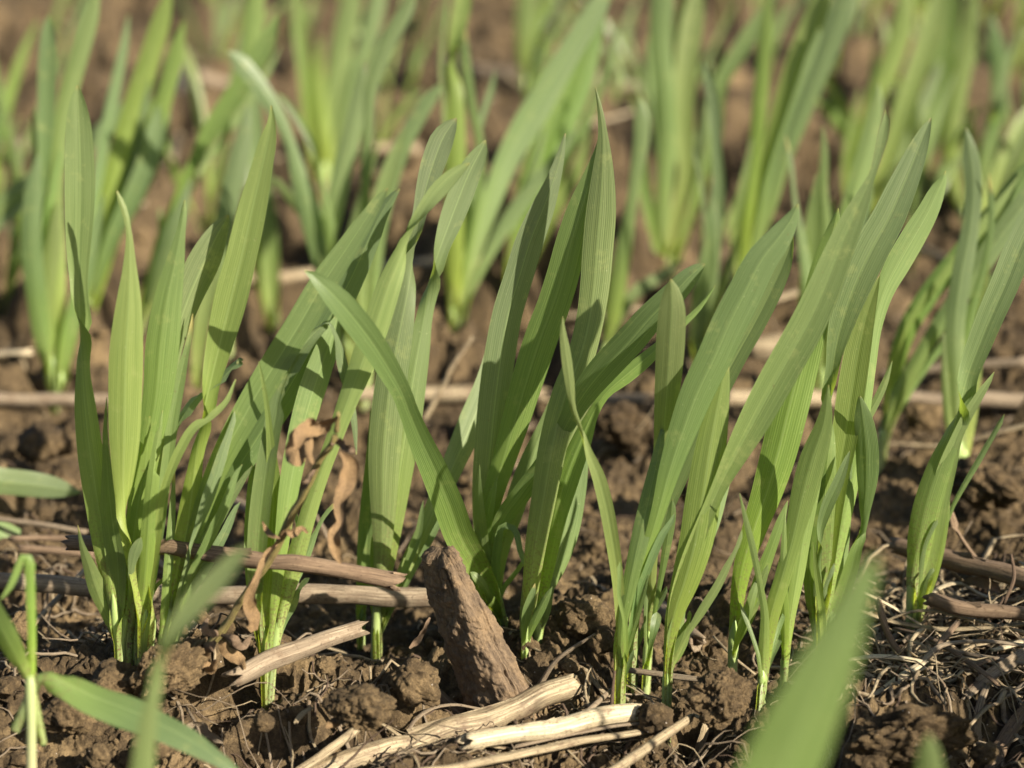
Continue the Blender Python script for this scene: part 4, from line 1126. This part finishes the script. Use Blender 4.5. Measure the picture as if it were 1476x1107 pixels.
# ================================================================== WOOD CHUNK
Yb = hit(715, 985)[1]
for _x, _y in ((655, 985), (670, 1005), (690, 1010), (715, 1010), (740, 1000), (765, 985)):
    carve(at_y(_x, _y, Yb + .004), .005, .03)
def wood_chunk():
    n, k = 150, 176
    s = np.linspace(0, 1, n)
    # axis and half widths traced from the photograph, foot sunk in the soil
    ax = np.interp(s, [0, .12, .35, .6, .85, 1], [637, 643, 660, 685, 712, 726])
    ay = np.interp(s, [0, .12, .35, .6, .85, 1], [800, 815, 865, 925, 985, 1030])
    hw = np.interp(s, [0, .04, .12, .3, .55, .8, 1], [23, 28, 31, 41, 55, 66, 72])
    a = np.linspace(0, 2 * math.pi, k, endpoint=False)
    # cross-section: a slab with a broad face turned left to the camera and a narrow worn side to the right
    e = 2 / 4.5
    re = (np.abs(np.cos(a)) ** 5 + np.abs(np.sin(a)) ** 5) ** (-1 / 5); cx = re * np.cos(a); cy = re * np.sin(a)
    rot = math.radians(-51)
    C = np.array([at_y(x, y, Yb + .006 * (1 - q)) for x, y, q in zip(ax, ay, s)])
    r = hw * px_size(Yb)
    dx = (cx * 1.0)[None] * r[:, None]; dy = (cy * .46)[None] * r[:, None] * np.interp(s, [0, .2, 1], [1.15, 1, 1])[:, None]
    X = dx * math.cos(rot) - dy * math.sin(rot); Y = dx * math.sin(rot) + dy * math.cos(rot)
    T = norm(np.gradient(C, axis=0))
    V = C[:, None] + np.stack([X, Y, 0 * X], -1)
    V[..., 2] += (np.sin(a * 2 + 1)[None] * .0012 + (X * .35)) * np.exp(-(s / .08) ** 2)[:, None]
    P = V.reshape(-1, 3)
    rad = norm((V - C[:, None]).reshape(-1, 3))
    ss = np.repeat(s, k); aa = np.tile(a, n)
    g = np.stack([np.cos(aa) * 4, np.sin(aa) * 4, ss * 3.2], -1)
    d = (fbm3(P, 75, 3, 4) - .5) * .0065 + (fbm3(P, 330, 4, 5) - .5) * .0015
    d = d - np.maximum(0, fbm3(g * (1.3, 1.3, .8), 1.0, 3, 8) - .62) * .010
    d = d + worley_dome3(P, 380, 3) * .0008 * (fbm3(P, 130, 2, 6) > .48) + worley_dome3(P, 900, 5) * .0006
    P = P + rad * d[:, None]
    idx = np.arange(n * k).reshape(n, k); nx = np.roll(idx, -1, 1)
    F = np.stack([idx[:-1], idx[1:], nx[1:], nx[:-1]], -1).reshape(-1, 4)
    top = P[:k].mean(0) + (0, 0, .0012); base = len(P)
    # rounded broken top: shrinking rings closed at the middle
    rings = []
    for q, h in ((.8, .0012), (.55, .0017), (.3, .0018), (.04, .0016)):
        rg = P[:k] * q + top * (1 - q); rg = rg + np.array([0, 0, h]) * .5
        rg[:, 2] += (fbm3(rg, 700, 3, 2) - .5) * .003
        rings.append(rg)
    allr = [P] + rings
    PP = np.concatenate(allr)
    prev = idx[0]
    extra = []
    for i in range(4):
        cur = base + i * k + np.arange(k)
        extra.append(np.stack([prev, np.roll(prev, -1), np.roll(cur, -1), cur], -1)); prev = cur
    F = np.concatenate([F] + extra)
    m, nt = new_mat("soil_caked_wood"); L_ = nt.links.new
    uv = N(nt, "ShaderNodeUVMap"); uv.uv_map = "uv"
    geo = N(nt, "ShaderNodeNewGeometry")
    mp = N(nt, "ShaderNodeMapping"); mp.inputs["Scale"].default_value = (26, 5, 1); L_(uv.outputs[0], mp.inputs["Vector"])
    n1 = N(nt, "ShaderNodeTexNoise", Scale=1.0, Detail=7.0, Roughness=.7); L_(mp.outputs[0], n1.inputs["Vector"])
    n2 = N(nt, "ShaderNodeTexNoise", Scale=140.0, Detail=6.0, Roughness=.68); L_(geo.outputs["Position"], n2.inputs["Vector"])
    n3 = N(nt, "ShaderNodeTexNoise", Scale=1500.0, Detail=3.0, Roughness=.7); L_(geo.outputs["Position"], n3.inputs["Vector"])
    c = ramp(nt, n1.outputs[0], [(.3, (.045, .030, .018)), (.5, (.105, .072, .043)), (.72, (.20, .142, .086))])
    c = mixc(nt, ramp(nt, n2.outputs[0], [(.44, 0.0), (.60, .8)]), c, (.185, .125, .068))
    c = mixc(nt, .5, c, ramp(nt, n3.outputs[0], [(.35, (.6, .6, .6)), (.65, (1.25, 1.25, 1.25))]), 'MULTIPLY')
    p = N(nt, "ShaderNodeBsdfPrincipled", Roughness=.92); L_(c, p.inputs["Base Color"])
    bp = N(nt, "ShaderNodeBump", Strength=1.0, Distance=.0007)
    L_(mth(nt, 'ADD', n1.outputs[0], mth(nt, 'ADD', n2.outputs[0], mth(nt, 'MULTIPLY', n3.outputs[0], .4))), bp.inputs["Height"]); L_(bp.outputs[0], p.inputs["Normal"])
    o = N(nt, "ShaderNodeOutputMaterial"); L_(p.outputs[0], o.inputs[0])
    uvs = np.concatenate([np.stack([aa / (2 * math.pi), ss], -1), np.tile(np.stack([a / (2 * math.pi), 0 * a], -1), (4, 1))])
    ob = link("wood_chunk", make_mesh("wood_chunk", PP, F, m, uvs))
    tag(ob, "soil-caked chunk of old wood leaning left, upright in the soil at centre bottom", "wood chunk")
LATER.append(wood_chunk)

# ================================================================== STALKS AND STRAWS
YA, YB, YC, YI = hit(190, 926)[1], hit(246, 930)[1], hit(393, 945)[1], hit(541, 913)[1]
stalk("dead_stalk", "brown round stalk lying level behind the left plants, its broken end by the leaves", "stalk",
      [(96,786,23),(230,790,24),(400,809,25),(520,827,24),(558,833,25),(573,836,27)], M_BARK, Ys=[YA+.014,YA+.001,YC-.012,YC-.013,YC-.013,YC-.013], rough=.07, ridges=9)
stalk("dead_stalk", "thick grey-brown stalk lying level, just below and behind the brown round one", "stalk",
      [(-60,838,26),(200,853,28),(400,859,29),(640,862,29)], M_STRAWG, Ys=[YI+.004,YI+.002,YI-.003,YI-.006], rough=.05, ridges=7)
stalk("dead_stalk", "pale stalk with a shaded half slanting up right below the dead weed", "stalk",
      [(333,977,30),(400,950,29),(460,928,28),(522,909,26)], M_STRAWG, rough=.06, lift=4, ridges=11)
stalk("dead_stalk", "thick cream stalk slanting up to the right along the bottom border", "stalk",
      [(360,1150,40),(480,1112,40),(600,1066,38),(700,1036,38),(790,1004,37),(836,988,38)], M_STRAW, rough=.06, lift=14, ridges=9, Ys=[.535,.54,.55,.556,.562,.565])
stalk("broken_straw", "whitish sunlit straw tube right of the thick cream stalk", "straw",
      [(675,1072,24),(760,1056,27),(850,1038,28),(917,1025,27)], M_BRIGHT, rough=.05, ridges=12)
stalk("broken_straw", "long flattened straw lying lowest beneath the whitish straw tube", "straw",
      [(600,1115,18),(720,1092,20),(830,1072,18),(930,1055,14)], M_STRAW, flat=.6, ridges=8)
stalk("broken_straw", "split straw with a flat upper edge between whitish tube and lowest straw", "straw",
      [(740,1075,9),(830,1056,10),(900,1044,8),(965,1040,5)], M_STRAWG, flat=.5, hollow=False)
stalk("broken_straw", "slanting beige straw leading to the sharply bent one at bottom", "straw",
      [(860,1125,16),(920,1086,15),(975,1050,14),(998,1036,12)], M_STRAW, rough=.05, lift=10)
stalk("bent_straw", "flat straw bent sharply downward at the bottom border right of centre", "straw",
      [(985,1037,12),(1004,1030,13),(1017,1048,14),(1010,1075,15),(998,1120,16)], M_STRAW, flat=.3, hollow=False, Ys=.56)
stalk("dry_twig", "thin grey-brown twig slanting over the cream stalk end", "twig",
      [(778,985,9),(800,955,7),(830,932,6),(858,914,3)], M_STRAWG, hollow=False, Ys=[.572,.570,.568,.566])
stalk("dry_twig", "dark brittle twig standing upright in front of the whitish straw tube", "twig",
      [(846,1095,5),(868,1055,6),(880,1025,6),(884,990,5),(887,968,3)], M_DARK, hollow=False, Ys=[.545,.55,.555,.556,.556])
stalk("dry_twig", "dark curled fibre hanging over the cream stalk at bottom", "twig",
      [(742,1040,4),(752,1058,4),(762,1085,4),(760,1110,3)], M_DARK, hollow=False, Ys=[.548,.545,.542,.54])
stalk("broken_straw", "blurred short straw at the bottom border left of the thick cream stalk", "straw",
      [(425,1120,16),(470,1085,15),(518,1046,13)], M_STRAW, Ys=[.535,.54,.548])
stalk("curved_straw", "thin straw arching from the lower left soil towards the cream stalk", "straw",
      [(310,1058,5),(340,1042,6),(385,1020,6),(440,1001,6),(485,1005,6),(530,1030,7),(578,1062,8)], M_STRAW, hollow=False, flat=.5, Ys=[.56,.562,.565,.566,.563,.555,.55])
stalk("curved_straw", "brown arched straw ribbon in front of the wood chunk foot", "straw",
      [(584,1064,7),(594,1042,8),(615,1024,9),(650,1015,9),(692,1021,8)], M_STRAWG, hollow=False, flat=.4, Ys=[.55,.552,.555,.558,.56])
stalk("dead_stalk", "buried end of a brown stalk poking out left of the wood chunk foot", "stalk",
      [(580,965,22),(610,990,22),(650,1018,20),(690,1045,18)], M_BARK, Ys=[.590,.583,.576,.57], ridges=7)
stalk("broken_straw", "thin straw slanting up at the foot of the pale leaning stem", "straw",
      [(840,1032,8),(868,1006,8),(895,982,6)], M_STRAWG, hollow=False)
stalk("dead_stalk", "shaded flat stalk lying behind the two pale stem bases", "stalk",
      [(905,966,13),(960,974,14),(1030,985,12),(1080,995,8)], M_STRAWG, flat=.6)
stalk("hollow_stalk", "short hollow stalk with its dark open end facing the viewer", "stalk",
      [(940,868,24),(960,885,26),(985,908,27),(1006,927,27)], M_STRAWG, rough=.03, Ys=[.640,.628,.612,.598], ridges=6)
stalk("split_straw", "bristly split straw leaning up right at the left border", "straw",
      [(18,930,13),(60,888,13),(100,848,13),(132,815,13)], M_STRAW, flat=.5, Ys=[.615,.618,.622,.626], hollow=False)
stalk("thin_straw", "upper of the dark thin straws at the left border", "straw",
      [(-20,746,7),(60,755,8),(125,766,8)], M_STRAWG, lift=20, hollow=False)
stalk("thin_straw", "middle dark thin straw at the left border", "straw",
      [(15,776,9),(70,775,9),(120,777,9)], M_BARK, lift=20, hollow=False)
stalk("dead_stalk", "dark stalk piece under the dark thin straws at left", "stalk",
      [(28,790,12),(80,793,12),(140,800,11)], M_BARK, lift=14)
stalk("thin_straw", "short grey straw lying across behind the bitten plant base", "straw",
      [(224,808,12),(255,826,13),(285,846,12),(308,862,6)], M_STRAWG, flat=.5, Ys=[.642,.636,.628,.62], hollow=False)
stalk("dry_twig", "small grey forked root sticking up beside the bitten plant stem", "twig",
      [(140,905,4),(158,890,6),(172,872,6),(188,851,2)], M_STRAWG, hollow=False, Ys=[.60,.60,.60,.60])
stalk("dead_stalk", "shaded stalk lying behind the folded leaf plant, slanting down right", "stalk",
      [(290,700,14),(330,722,16),(372,744,14)], M_STRAWG)
stalk("thin_straw", "pale thin straw leaning up right in the gap left of centre", "straw",
      [(612,606,7),(628,575,8),(655,525,7),(682,487,5)], M_STRAW, hollow=False, Ys=.76)
for i, (p, lab, mat) in enumerate([
    ([(-30,575,18),(80,578,19),(200,582,18)], "blurred brown straw lying level behind the tall left-hand plant", M_STRAWG),
    ([(500,566,20),(600,568,22),(700,571,22),(785,570,20)], "blurred yellow straw lying level behind the crossing leaves", M_STRAW),
    ([(790,577,18),(870,578,20),(945,576,18)], "blurred straw section right of the yellow level straw", M_STRAWG),
    ([(1040,575,24),(1110,574,26),(1200,580,26)], "blurred golden straw lying level behind the broad pale leaf", M_STRAW),
    ([(1290,575,20),(1380,578,22),(1500,580,22)], "blurred grey straw lying level at the right border", M_STRAWG),
    ([(350,402,14),(430,396,15),(480,390,14)], "blurred pale straw high behind the left-hand middle plants", M_STRAW),
    ([(530,388,15),(600,380,16),(690,376,14)], "blurred pale straw high behind the blue-green leaves", M_STRAW),
    ([(1080,500,34),(1120,505,40),(1160,508,24)], "blurred cream husk piece behind the leaning leaves", M_STRAW),
    ([(240,240,12),(255,200,14),(265,150,20),(268,80,18)], "blurred pale dry leaf standing upright among the upper left leaves", M_STRAW),
    ([(640,95,22),(740,108,24),(860,112,22)], "blurred thick stalk lying level near the top border", M_STRAWG),
    ([(520,215,14),(600,213,14)], "blurred thin straw by the upper strap leaf", M_STRAW),
    ([(1270,540,12),(1380,528,12),(1480,522,12)], "blurred thin straw above the grey level one at right", M_STRAWG),
    ([(280,105,16),(320,122,18),(370,130,14)], "blurred flat straw in the bare soil at upper left", M_STRAWG),
    ([(20,215,18),(60,195,16),(90,180,10)], "blurred pale straw end at the upper left border", M_STRAWG),
    ([(840,130,12),(900,125,14),(960,120,12)], "blurred straw by the whitish upright leaf tip", M_STRAWG),
    ([(1280,330,12),(1350,370,14),(1420,385,12)], "blurred straw between the right-hand blurred leaves", M_STRAWG)]):
    stalk("blurred_straw", lab, "straw", p, mat, "straws lying between the rows", rough=.05)
stalk("thin_straw", "thin cream straw running to the right border above the brown litter", "straw",
      [(1180,645,6),(1290,640,7),(1380,641,13),(1430,625,14),(1490,608,12)], M_STRAW, flat=.5, hollow=False)
stalk("dead_stalk", "thick brown stalk lying in the litter at the right border, upper one", "stalk",
      [(1285,788,22),(1340,800,26),(1410,815,28),(1500,842,30)], M_BARK, lift=30, rough=.08, ridges=8)
stalk("dead_stalk", "second brown stalk below the upper thick one at the right border", "stalk",
      [(1335,866,20),(1380,876,22),(1440,884,22),(1500,890,22)], M_BARK, lift=18, rough=.08, ridges=9)
R_ = "straws of the litter heap at lower right"
for p, lab, mat, fl, Y in [
    ([(1186,829,5),(1215,842,8),(1250,856,8),(1290,876,9),(1318,895,9),(1340,909,5)], "flat straw arching down right across the blurred blade", M_BRIGHT, .35, [.60,.60,.60,.60,.60,.60]),
    ([(1312,888,6),(1330,866,8),(1352,848,8),(1385,840,8),(1415,857,8),(1450,870,9),(1490,884,8)], "straw bent in an arch at the litter heap top", M_BRIGHT, .4, [.612,.614,.616,.618,.618,.616,.612]),
    ([(1216,950,9),(1260,946,11),(1300,948,12),(1330,953,10)], "bright cream straw leading left to the forked bend", M_BRIGHT, .4, [.58,.58,.58,.58]),
    ([(1332,953,9),(1310,968,13),(1275,992,11),(1236,1016,3)], "bright pointed straw slanting down left from the forked bend", M_BRIGHT, .35, [.58,.576,.57,.564]),
    ([(1330,955,9),(1352,934,9),(1385,927,8),(1430,926,8),(1490,932,7)], "grey straw running right from the forked bend", M_STRAWG, .5, [.58,.584,.586,.586,.584]),
    ([(1240,880,6),(1290,898,9),(1350,906,10),(1420,905,9),(1490,899,8)], "long level straw under the arched ones", M_STRAW, .5, None),
    ([(1432,935,8),(1460,929,10),(1495,920,10)], "short bright straw end at the right border", M_BRIGHT, .5, None),
    ([(1392,1003,14),(1416,984,18),(1448,962,22),(1500,930,24)], "wide flattened striped straw curving up to the right border", M_STRAWG, .35, [.56,.566,.572,.58]),
    ([(1423,990,9),(1412,1018,10),(1408,1048,10),(1412,1075,9),(1424,1094,4)], "drooping ribbon of straw hanging below the wide flattened one", M_STRAWG, .3, [.562,.558,.555,.552,.55]),
    ([(1420,1130,22),(1440,1080,20),(1458,1048,20),(1500,1000,18)], "dark broad stalk rising in the bottom right corner", M_BARK, .6, [.545,.55,.555,.56]),
    ([(1264,868,8),(1272,895,9),(1285,925,9),(1300,945,7)], "short reddish-brown twig standing in the litter left part", M_BARK, .8, [.595,.59,.588,.585]),
    ([(1348,935,8),(1366,915,9),(1382,898,8)], "short brown stub over the forked bend", M_BARK, .7, [.585,.59,.595]),
    ([(1366,735,7),(1378,762,10),(1396,790,12),(1410,815,12),(1416,840,5)], "twisted dry leaf strip hanging onto the upper thick stalk", M_BARK, .4, [.63,.63,.63,.63,.63]),
    ([(1028,918,3),(1052,942,4),(1088,972,3)], "hair-thin pale straw between the clod and the broad leaf stem", M_STRAW, .8, [.60,.59,.585]),
    ([(1448,870,4),(1462,830,5),(1458,800,3)], "thin dark root sticking up at the right border", M_DARK, .8, [.60,.60,.60]),
    ([(1400,1020,6),(1440,1010,7),(1490,975,8)], "grey curled straw in the lower part of the litter heap", M_STRAWG, .4, [.56,.562,.566]),
    ([(1320,915,6),(1370,938,8),(1430,948,8),(1490,958,8)], "brown straw sloping down right under the grey one", M_STRAWG, .5, None),
    ([(1290,905,5),(1335,918,7),(1390,950,8),(1440,985,7)], "thin brown straw crossing the heap downward", M_BARK, .6, None),
    ([(1370,880,6),(1420,868,8),(1490,862,7)], "straw between the two thick brown stalks", M_STRAWG, .5, None),
    ([(1255,905,5),(1320,880,6),(1400,893,7),(1490,915,7)], "pale thin straw woven through the heap", M_STRAW, .5, None),
    ([(1220,850,4),(1240,835,6),(1262,842,4)], "little straw splinter caught between stems at the heap's left end", M_STRAWG, .6, [.60,.60,.60]),
    ([(1360,1000,5),(1385,975,7),(1430,950,8),(1480,942,7)], "brown straw curving over the dark hollow of the heap", M_BARK, .5, [.565,.57,.575,.58])]:
    if Y and "bright" in lab or "forked" in lab: Y = [v - .012 for v in Y]; mat = M_BRIGHT if "bright" in lab else mat
    stalk("litter_straw", lab, "straw", [(a[0], a[1], a[2] * 1.25) for a in p], mat, R_, flat=fl, hollow=False, Ys=Y, rough=.06)
stalk("dry_twig", "hair-thin root curving over the soil beside the drooping dark leaf", "twig",
      [(268,1020,4),(283,1045,4),(292,1070,4),(300,1100,3)], M_STRAWG, hollow=False)
stalk("dry_twig", "small root hanging from the lumpy clod beside the pale stems", "twig",
      [(1068,1030,5),(1060,1025,5),(1050,1040,5),(1042,1060,4),(1028,1072,3)], M_STRAW, hollow=False, Ys=.56)
stalk("straw_chip", "tiny bright straw chip on the soil above the arching thin straw", "straw",
      [(427,1040,8),(437,1028,10),(450,1020,8)], M_STRAW, flat=.4, hollow=False)
stalk("dry_twig", "thin upright fibre standing in front of the dark clod at centre left", "twig",
      [(533,960,4),(534,990,4),(532,1015,3)], M_STRAW, hollow=False, Ys=.58)

# ================================================================== DEAD WEED
def crumple(pts, Y, seed, parent, name="dry_leaf", mat=None, fold=1.5):
    rng = random.Random(seed)
    P = np.array(pts, float); n = 34; Q = catmull(P, n); s = np.linspace(0, 1, n)
    C = np.array([at_y(q[0], q[1], Y + .003 * math.sin(seed + t * 5)) for q, t in zip(Q, s)])
    W = Q[:, 2] * px_size(Y) * .95
    tw = .4 * np.sin(s * 7 + seed) + rng.uniform(-.4, .4)
    me = ribbon(C, W, tw, np.full(n, fold) + .6 * np.sin(s * 9 + seed), norm(CAMV - C), across=14, name=name, mat=mat or M_DRY, flip=rng.choice([1, -1]), ruffle=.10, seed=seed)
    co = np.zeros(len(me.vertices) * 3, np.float32); me.vertices.foreach_get("co", co); co = co.reshape(-1, 3)
    d = fbm3(co.astype(float), 240, 3, seed) - .5
    co = co + np.stack([d, -d, fbm3(co.astype(float) + 3, 240, 3, seed + 1) - .5], -1) * W.mean() * .5
    me.vertices.foreach_set("co", co.astype(np.float32).ravel()); me.update()
    return link(name, me, parent)
Yw = hit(298, 945)[1] - .004
wd = thing("dead_weed", "dead brown weed stalk with curled dry leaves and pods, leaning right", "dead weed", tuple(at_y(295, 950, Yw)))
Q = catmull(np.array([(285,962,12),(297,940,13),(322,905,12),(345,870,10),(360,845,10),(384,812,11),(406,773,12),(425,735,12),(446,695,11),(462,662,10),(478,640,9),(489,596,6)], float), 70)
C = np.array([at_y(q[0], q[1], Yw - .030 * t) for q, t in zip(Q, np.linspace(0, 1, 70))])
tube(C, Q[:, 2] / 2 * px_size(Yw), M_WEED, "stem", hollow=False, rough=.10, parent=wd, seed=5)
for i, (pts, yo, mat, fold) in enumerate([
    ([(402,778,6),(385,795,9),(376,815,10),(368,838,12),(360,858,16),(358,878,28),(364,895,30),(366,910,12)], -.004, M_DRY, 1.2),
    ([(404,778,4),(412,766,10),(425,768,12),(434,762,8),(443,768,3)], -.005, M_DRY, 1.6),
    ([(404,776,4),(392,772,9),(384,764,8),(378,752,3)], -.004, M_DRY, 1.4),
    ([(452,668,5),(440,648,20),(432,632,34),(428,650,34),(425,668,16),(424,672,3)], -.006, M_DRY, 1.6),
    ([(488,600,5),(470,610,22),(448,616,30),(432,632,22),(426,650,4)], -.004, M_DRY, 1.8),
    ([(490,650,6),(503,672,26),(500,700,26),(490,728,20),(494,750,14),(484,770,20),(487,800,12),(492,812,4)], -.005, M_DRY, 1.7),
    ([(320,912,5),(306,912,14),(296,903,12),(300,890,4)], -.004, M_BARK, 1.5),
    ([(318,915,5),(335,922,16),(352,930,14),(362,918,4)], -.004, M_BARK, 1.6),
    ([(312,925,5),(300,935,18),(287,938,12),(270,938,4)], -.003, M_BARK, 1.4),
    ([(316,925,6),(328,938,20),(345,950,18),(352,966,5)], -.005, M_DRY, 1.5),
    ([(300,940,6),(296,955,16),(303,965,14),(312,952,5)], -.006, M_DRY, 1.5),
    ([(478,640,5),(490,636,12),(500,645,14),(512,650,4)], -.004, M_BARK, 1.5),
    ([(455,675,4),(447,690,8),(440,700,10),(432,704,3)], -.005, M_BARK, 1.5)]):
    crumple(pts, Yw + yo - .030 * min(1, max(0, (950 - pts[0][1]) / 355)), i + 2, wd, "dry_leaf" if i not in (3, 5) else "seed_pod", mat, fold)

# flat dry leaf pieces on the soil
for i, (pts, lab, mat) in enumerate([
    ([(470,1050,4),(480,1040,16),(495,1030,20),(512,1025,10),(518,1022,3)], "curled brown leaf scrap on the dark clod at lower centre left", M_DRY),
    ([(255,1068,4),(270,1056,18),(290,1050,22),(312,1062,14),(322,1070,3)], "pale leaf scrap half buried below the sunlit ridge", M_STRAWG),
    ([(590,935,4),(600,925,10),(612,905,8),(620,890,3)], "thin dry leaf sliver left of the wood chunk", M_BARK),
    ([(1380,850,4),(1400,838,14),(1428,845,16),(1446,858,4)], "brown leaf scrap on the litter heap", M_BARK)]):
    h = hit(pts[0][0], pts[0][1] + 4)
    o = crumple(pts, h[1], 30 + i, None, "dry_leaf_scrap", mat)
    tag(o, lab, "dry leaf")

def far_chaff():
    rg = np.random.RandomState(91)
    for i in range(46):
        y = .82 + rg.rand() ** 1.3 * 1.5; x = (rg.rand() - .5) * y * .46
        L = .012 + .035 * rg.rand(); a = rg.rand() * 3.14; n = 7
        s = np.linspace(-.5, .5, n)
        X = x + s * L * math.cos(a); Y = y + s * L * math.sin(a) * .6
        Z = np.full(n, float(ground_z(X, Y).max())) + s * L * rg.uniform(-.2, .2)
        o = tube(np.stack([X, Y, Z], -1), rg.uniform(.0008, .0022), [M_STRAW, M_BRIGHT, M_STRAWG][i % 3], "straw_piece", flat=.5, hollow=False, seed=i + 1, rough=.06)
        tag(o, "small pale piece of straw lying blurred on the soil of the rows behind", "straw", "small straw pieces scattered on the far soil")

# ---- the same rows go on unseen beyond the right border, thickened to shade the foreground
def side_rows():
    rg = random.Random(8)
    spots = [(.155,.60),(.175,.63),(.20,.58),(.235,.61),(.28,.62),(.33,.59),(.115,.42),(.135,.455),(.165,.43),(.20,.46),(.225,.40),(.26,.44),(.31,.42),(.11,.375),(.15,.36),(.19,.35),(.25,.34),(.145,.50),(.105,.455),(.118,.49),(.112,.515),(.13,.43),(.125,.47),(.15,.475),(.16,.52),(.178,.49),(.19,.53),(.205,.50),(.10,.43),(.17,.405),(.215,.47),(.128,.535)]
    for x, y in spots:
        far_seedling(max(x, .205 * y + .040) + .012, y, rg, "wheat seedling outside the picture beyond its right border", "wheat seedlings standing off the right border", out=True)

# ================================================================== BUILD: ground first, then what stands and lies on it
build_ground()
crumbs()
chaff()
for _b in LATER: _b()
far_chaff()
side_rows()
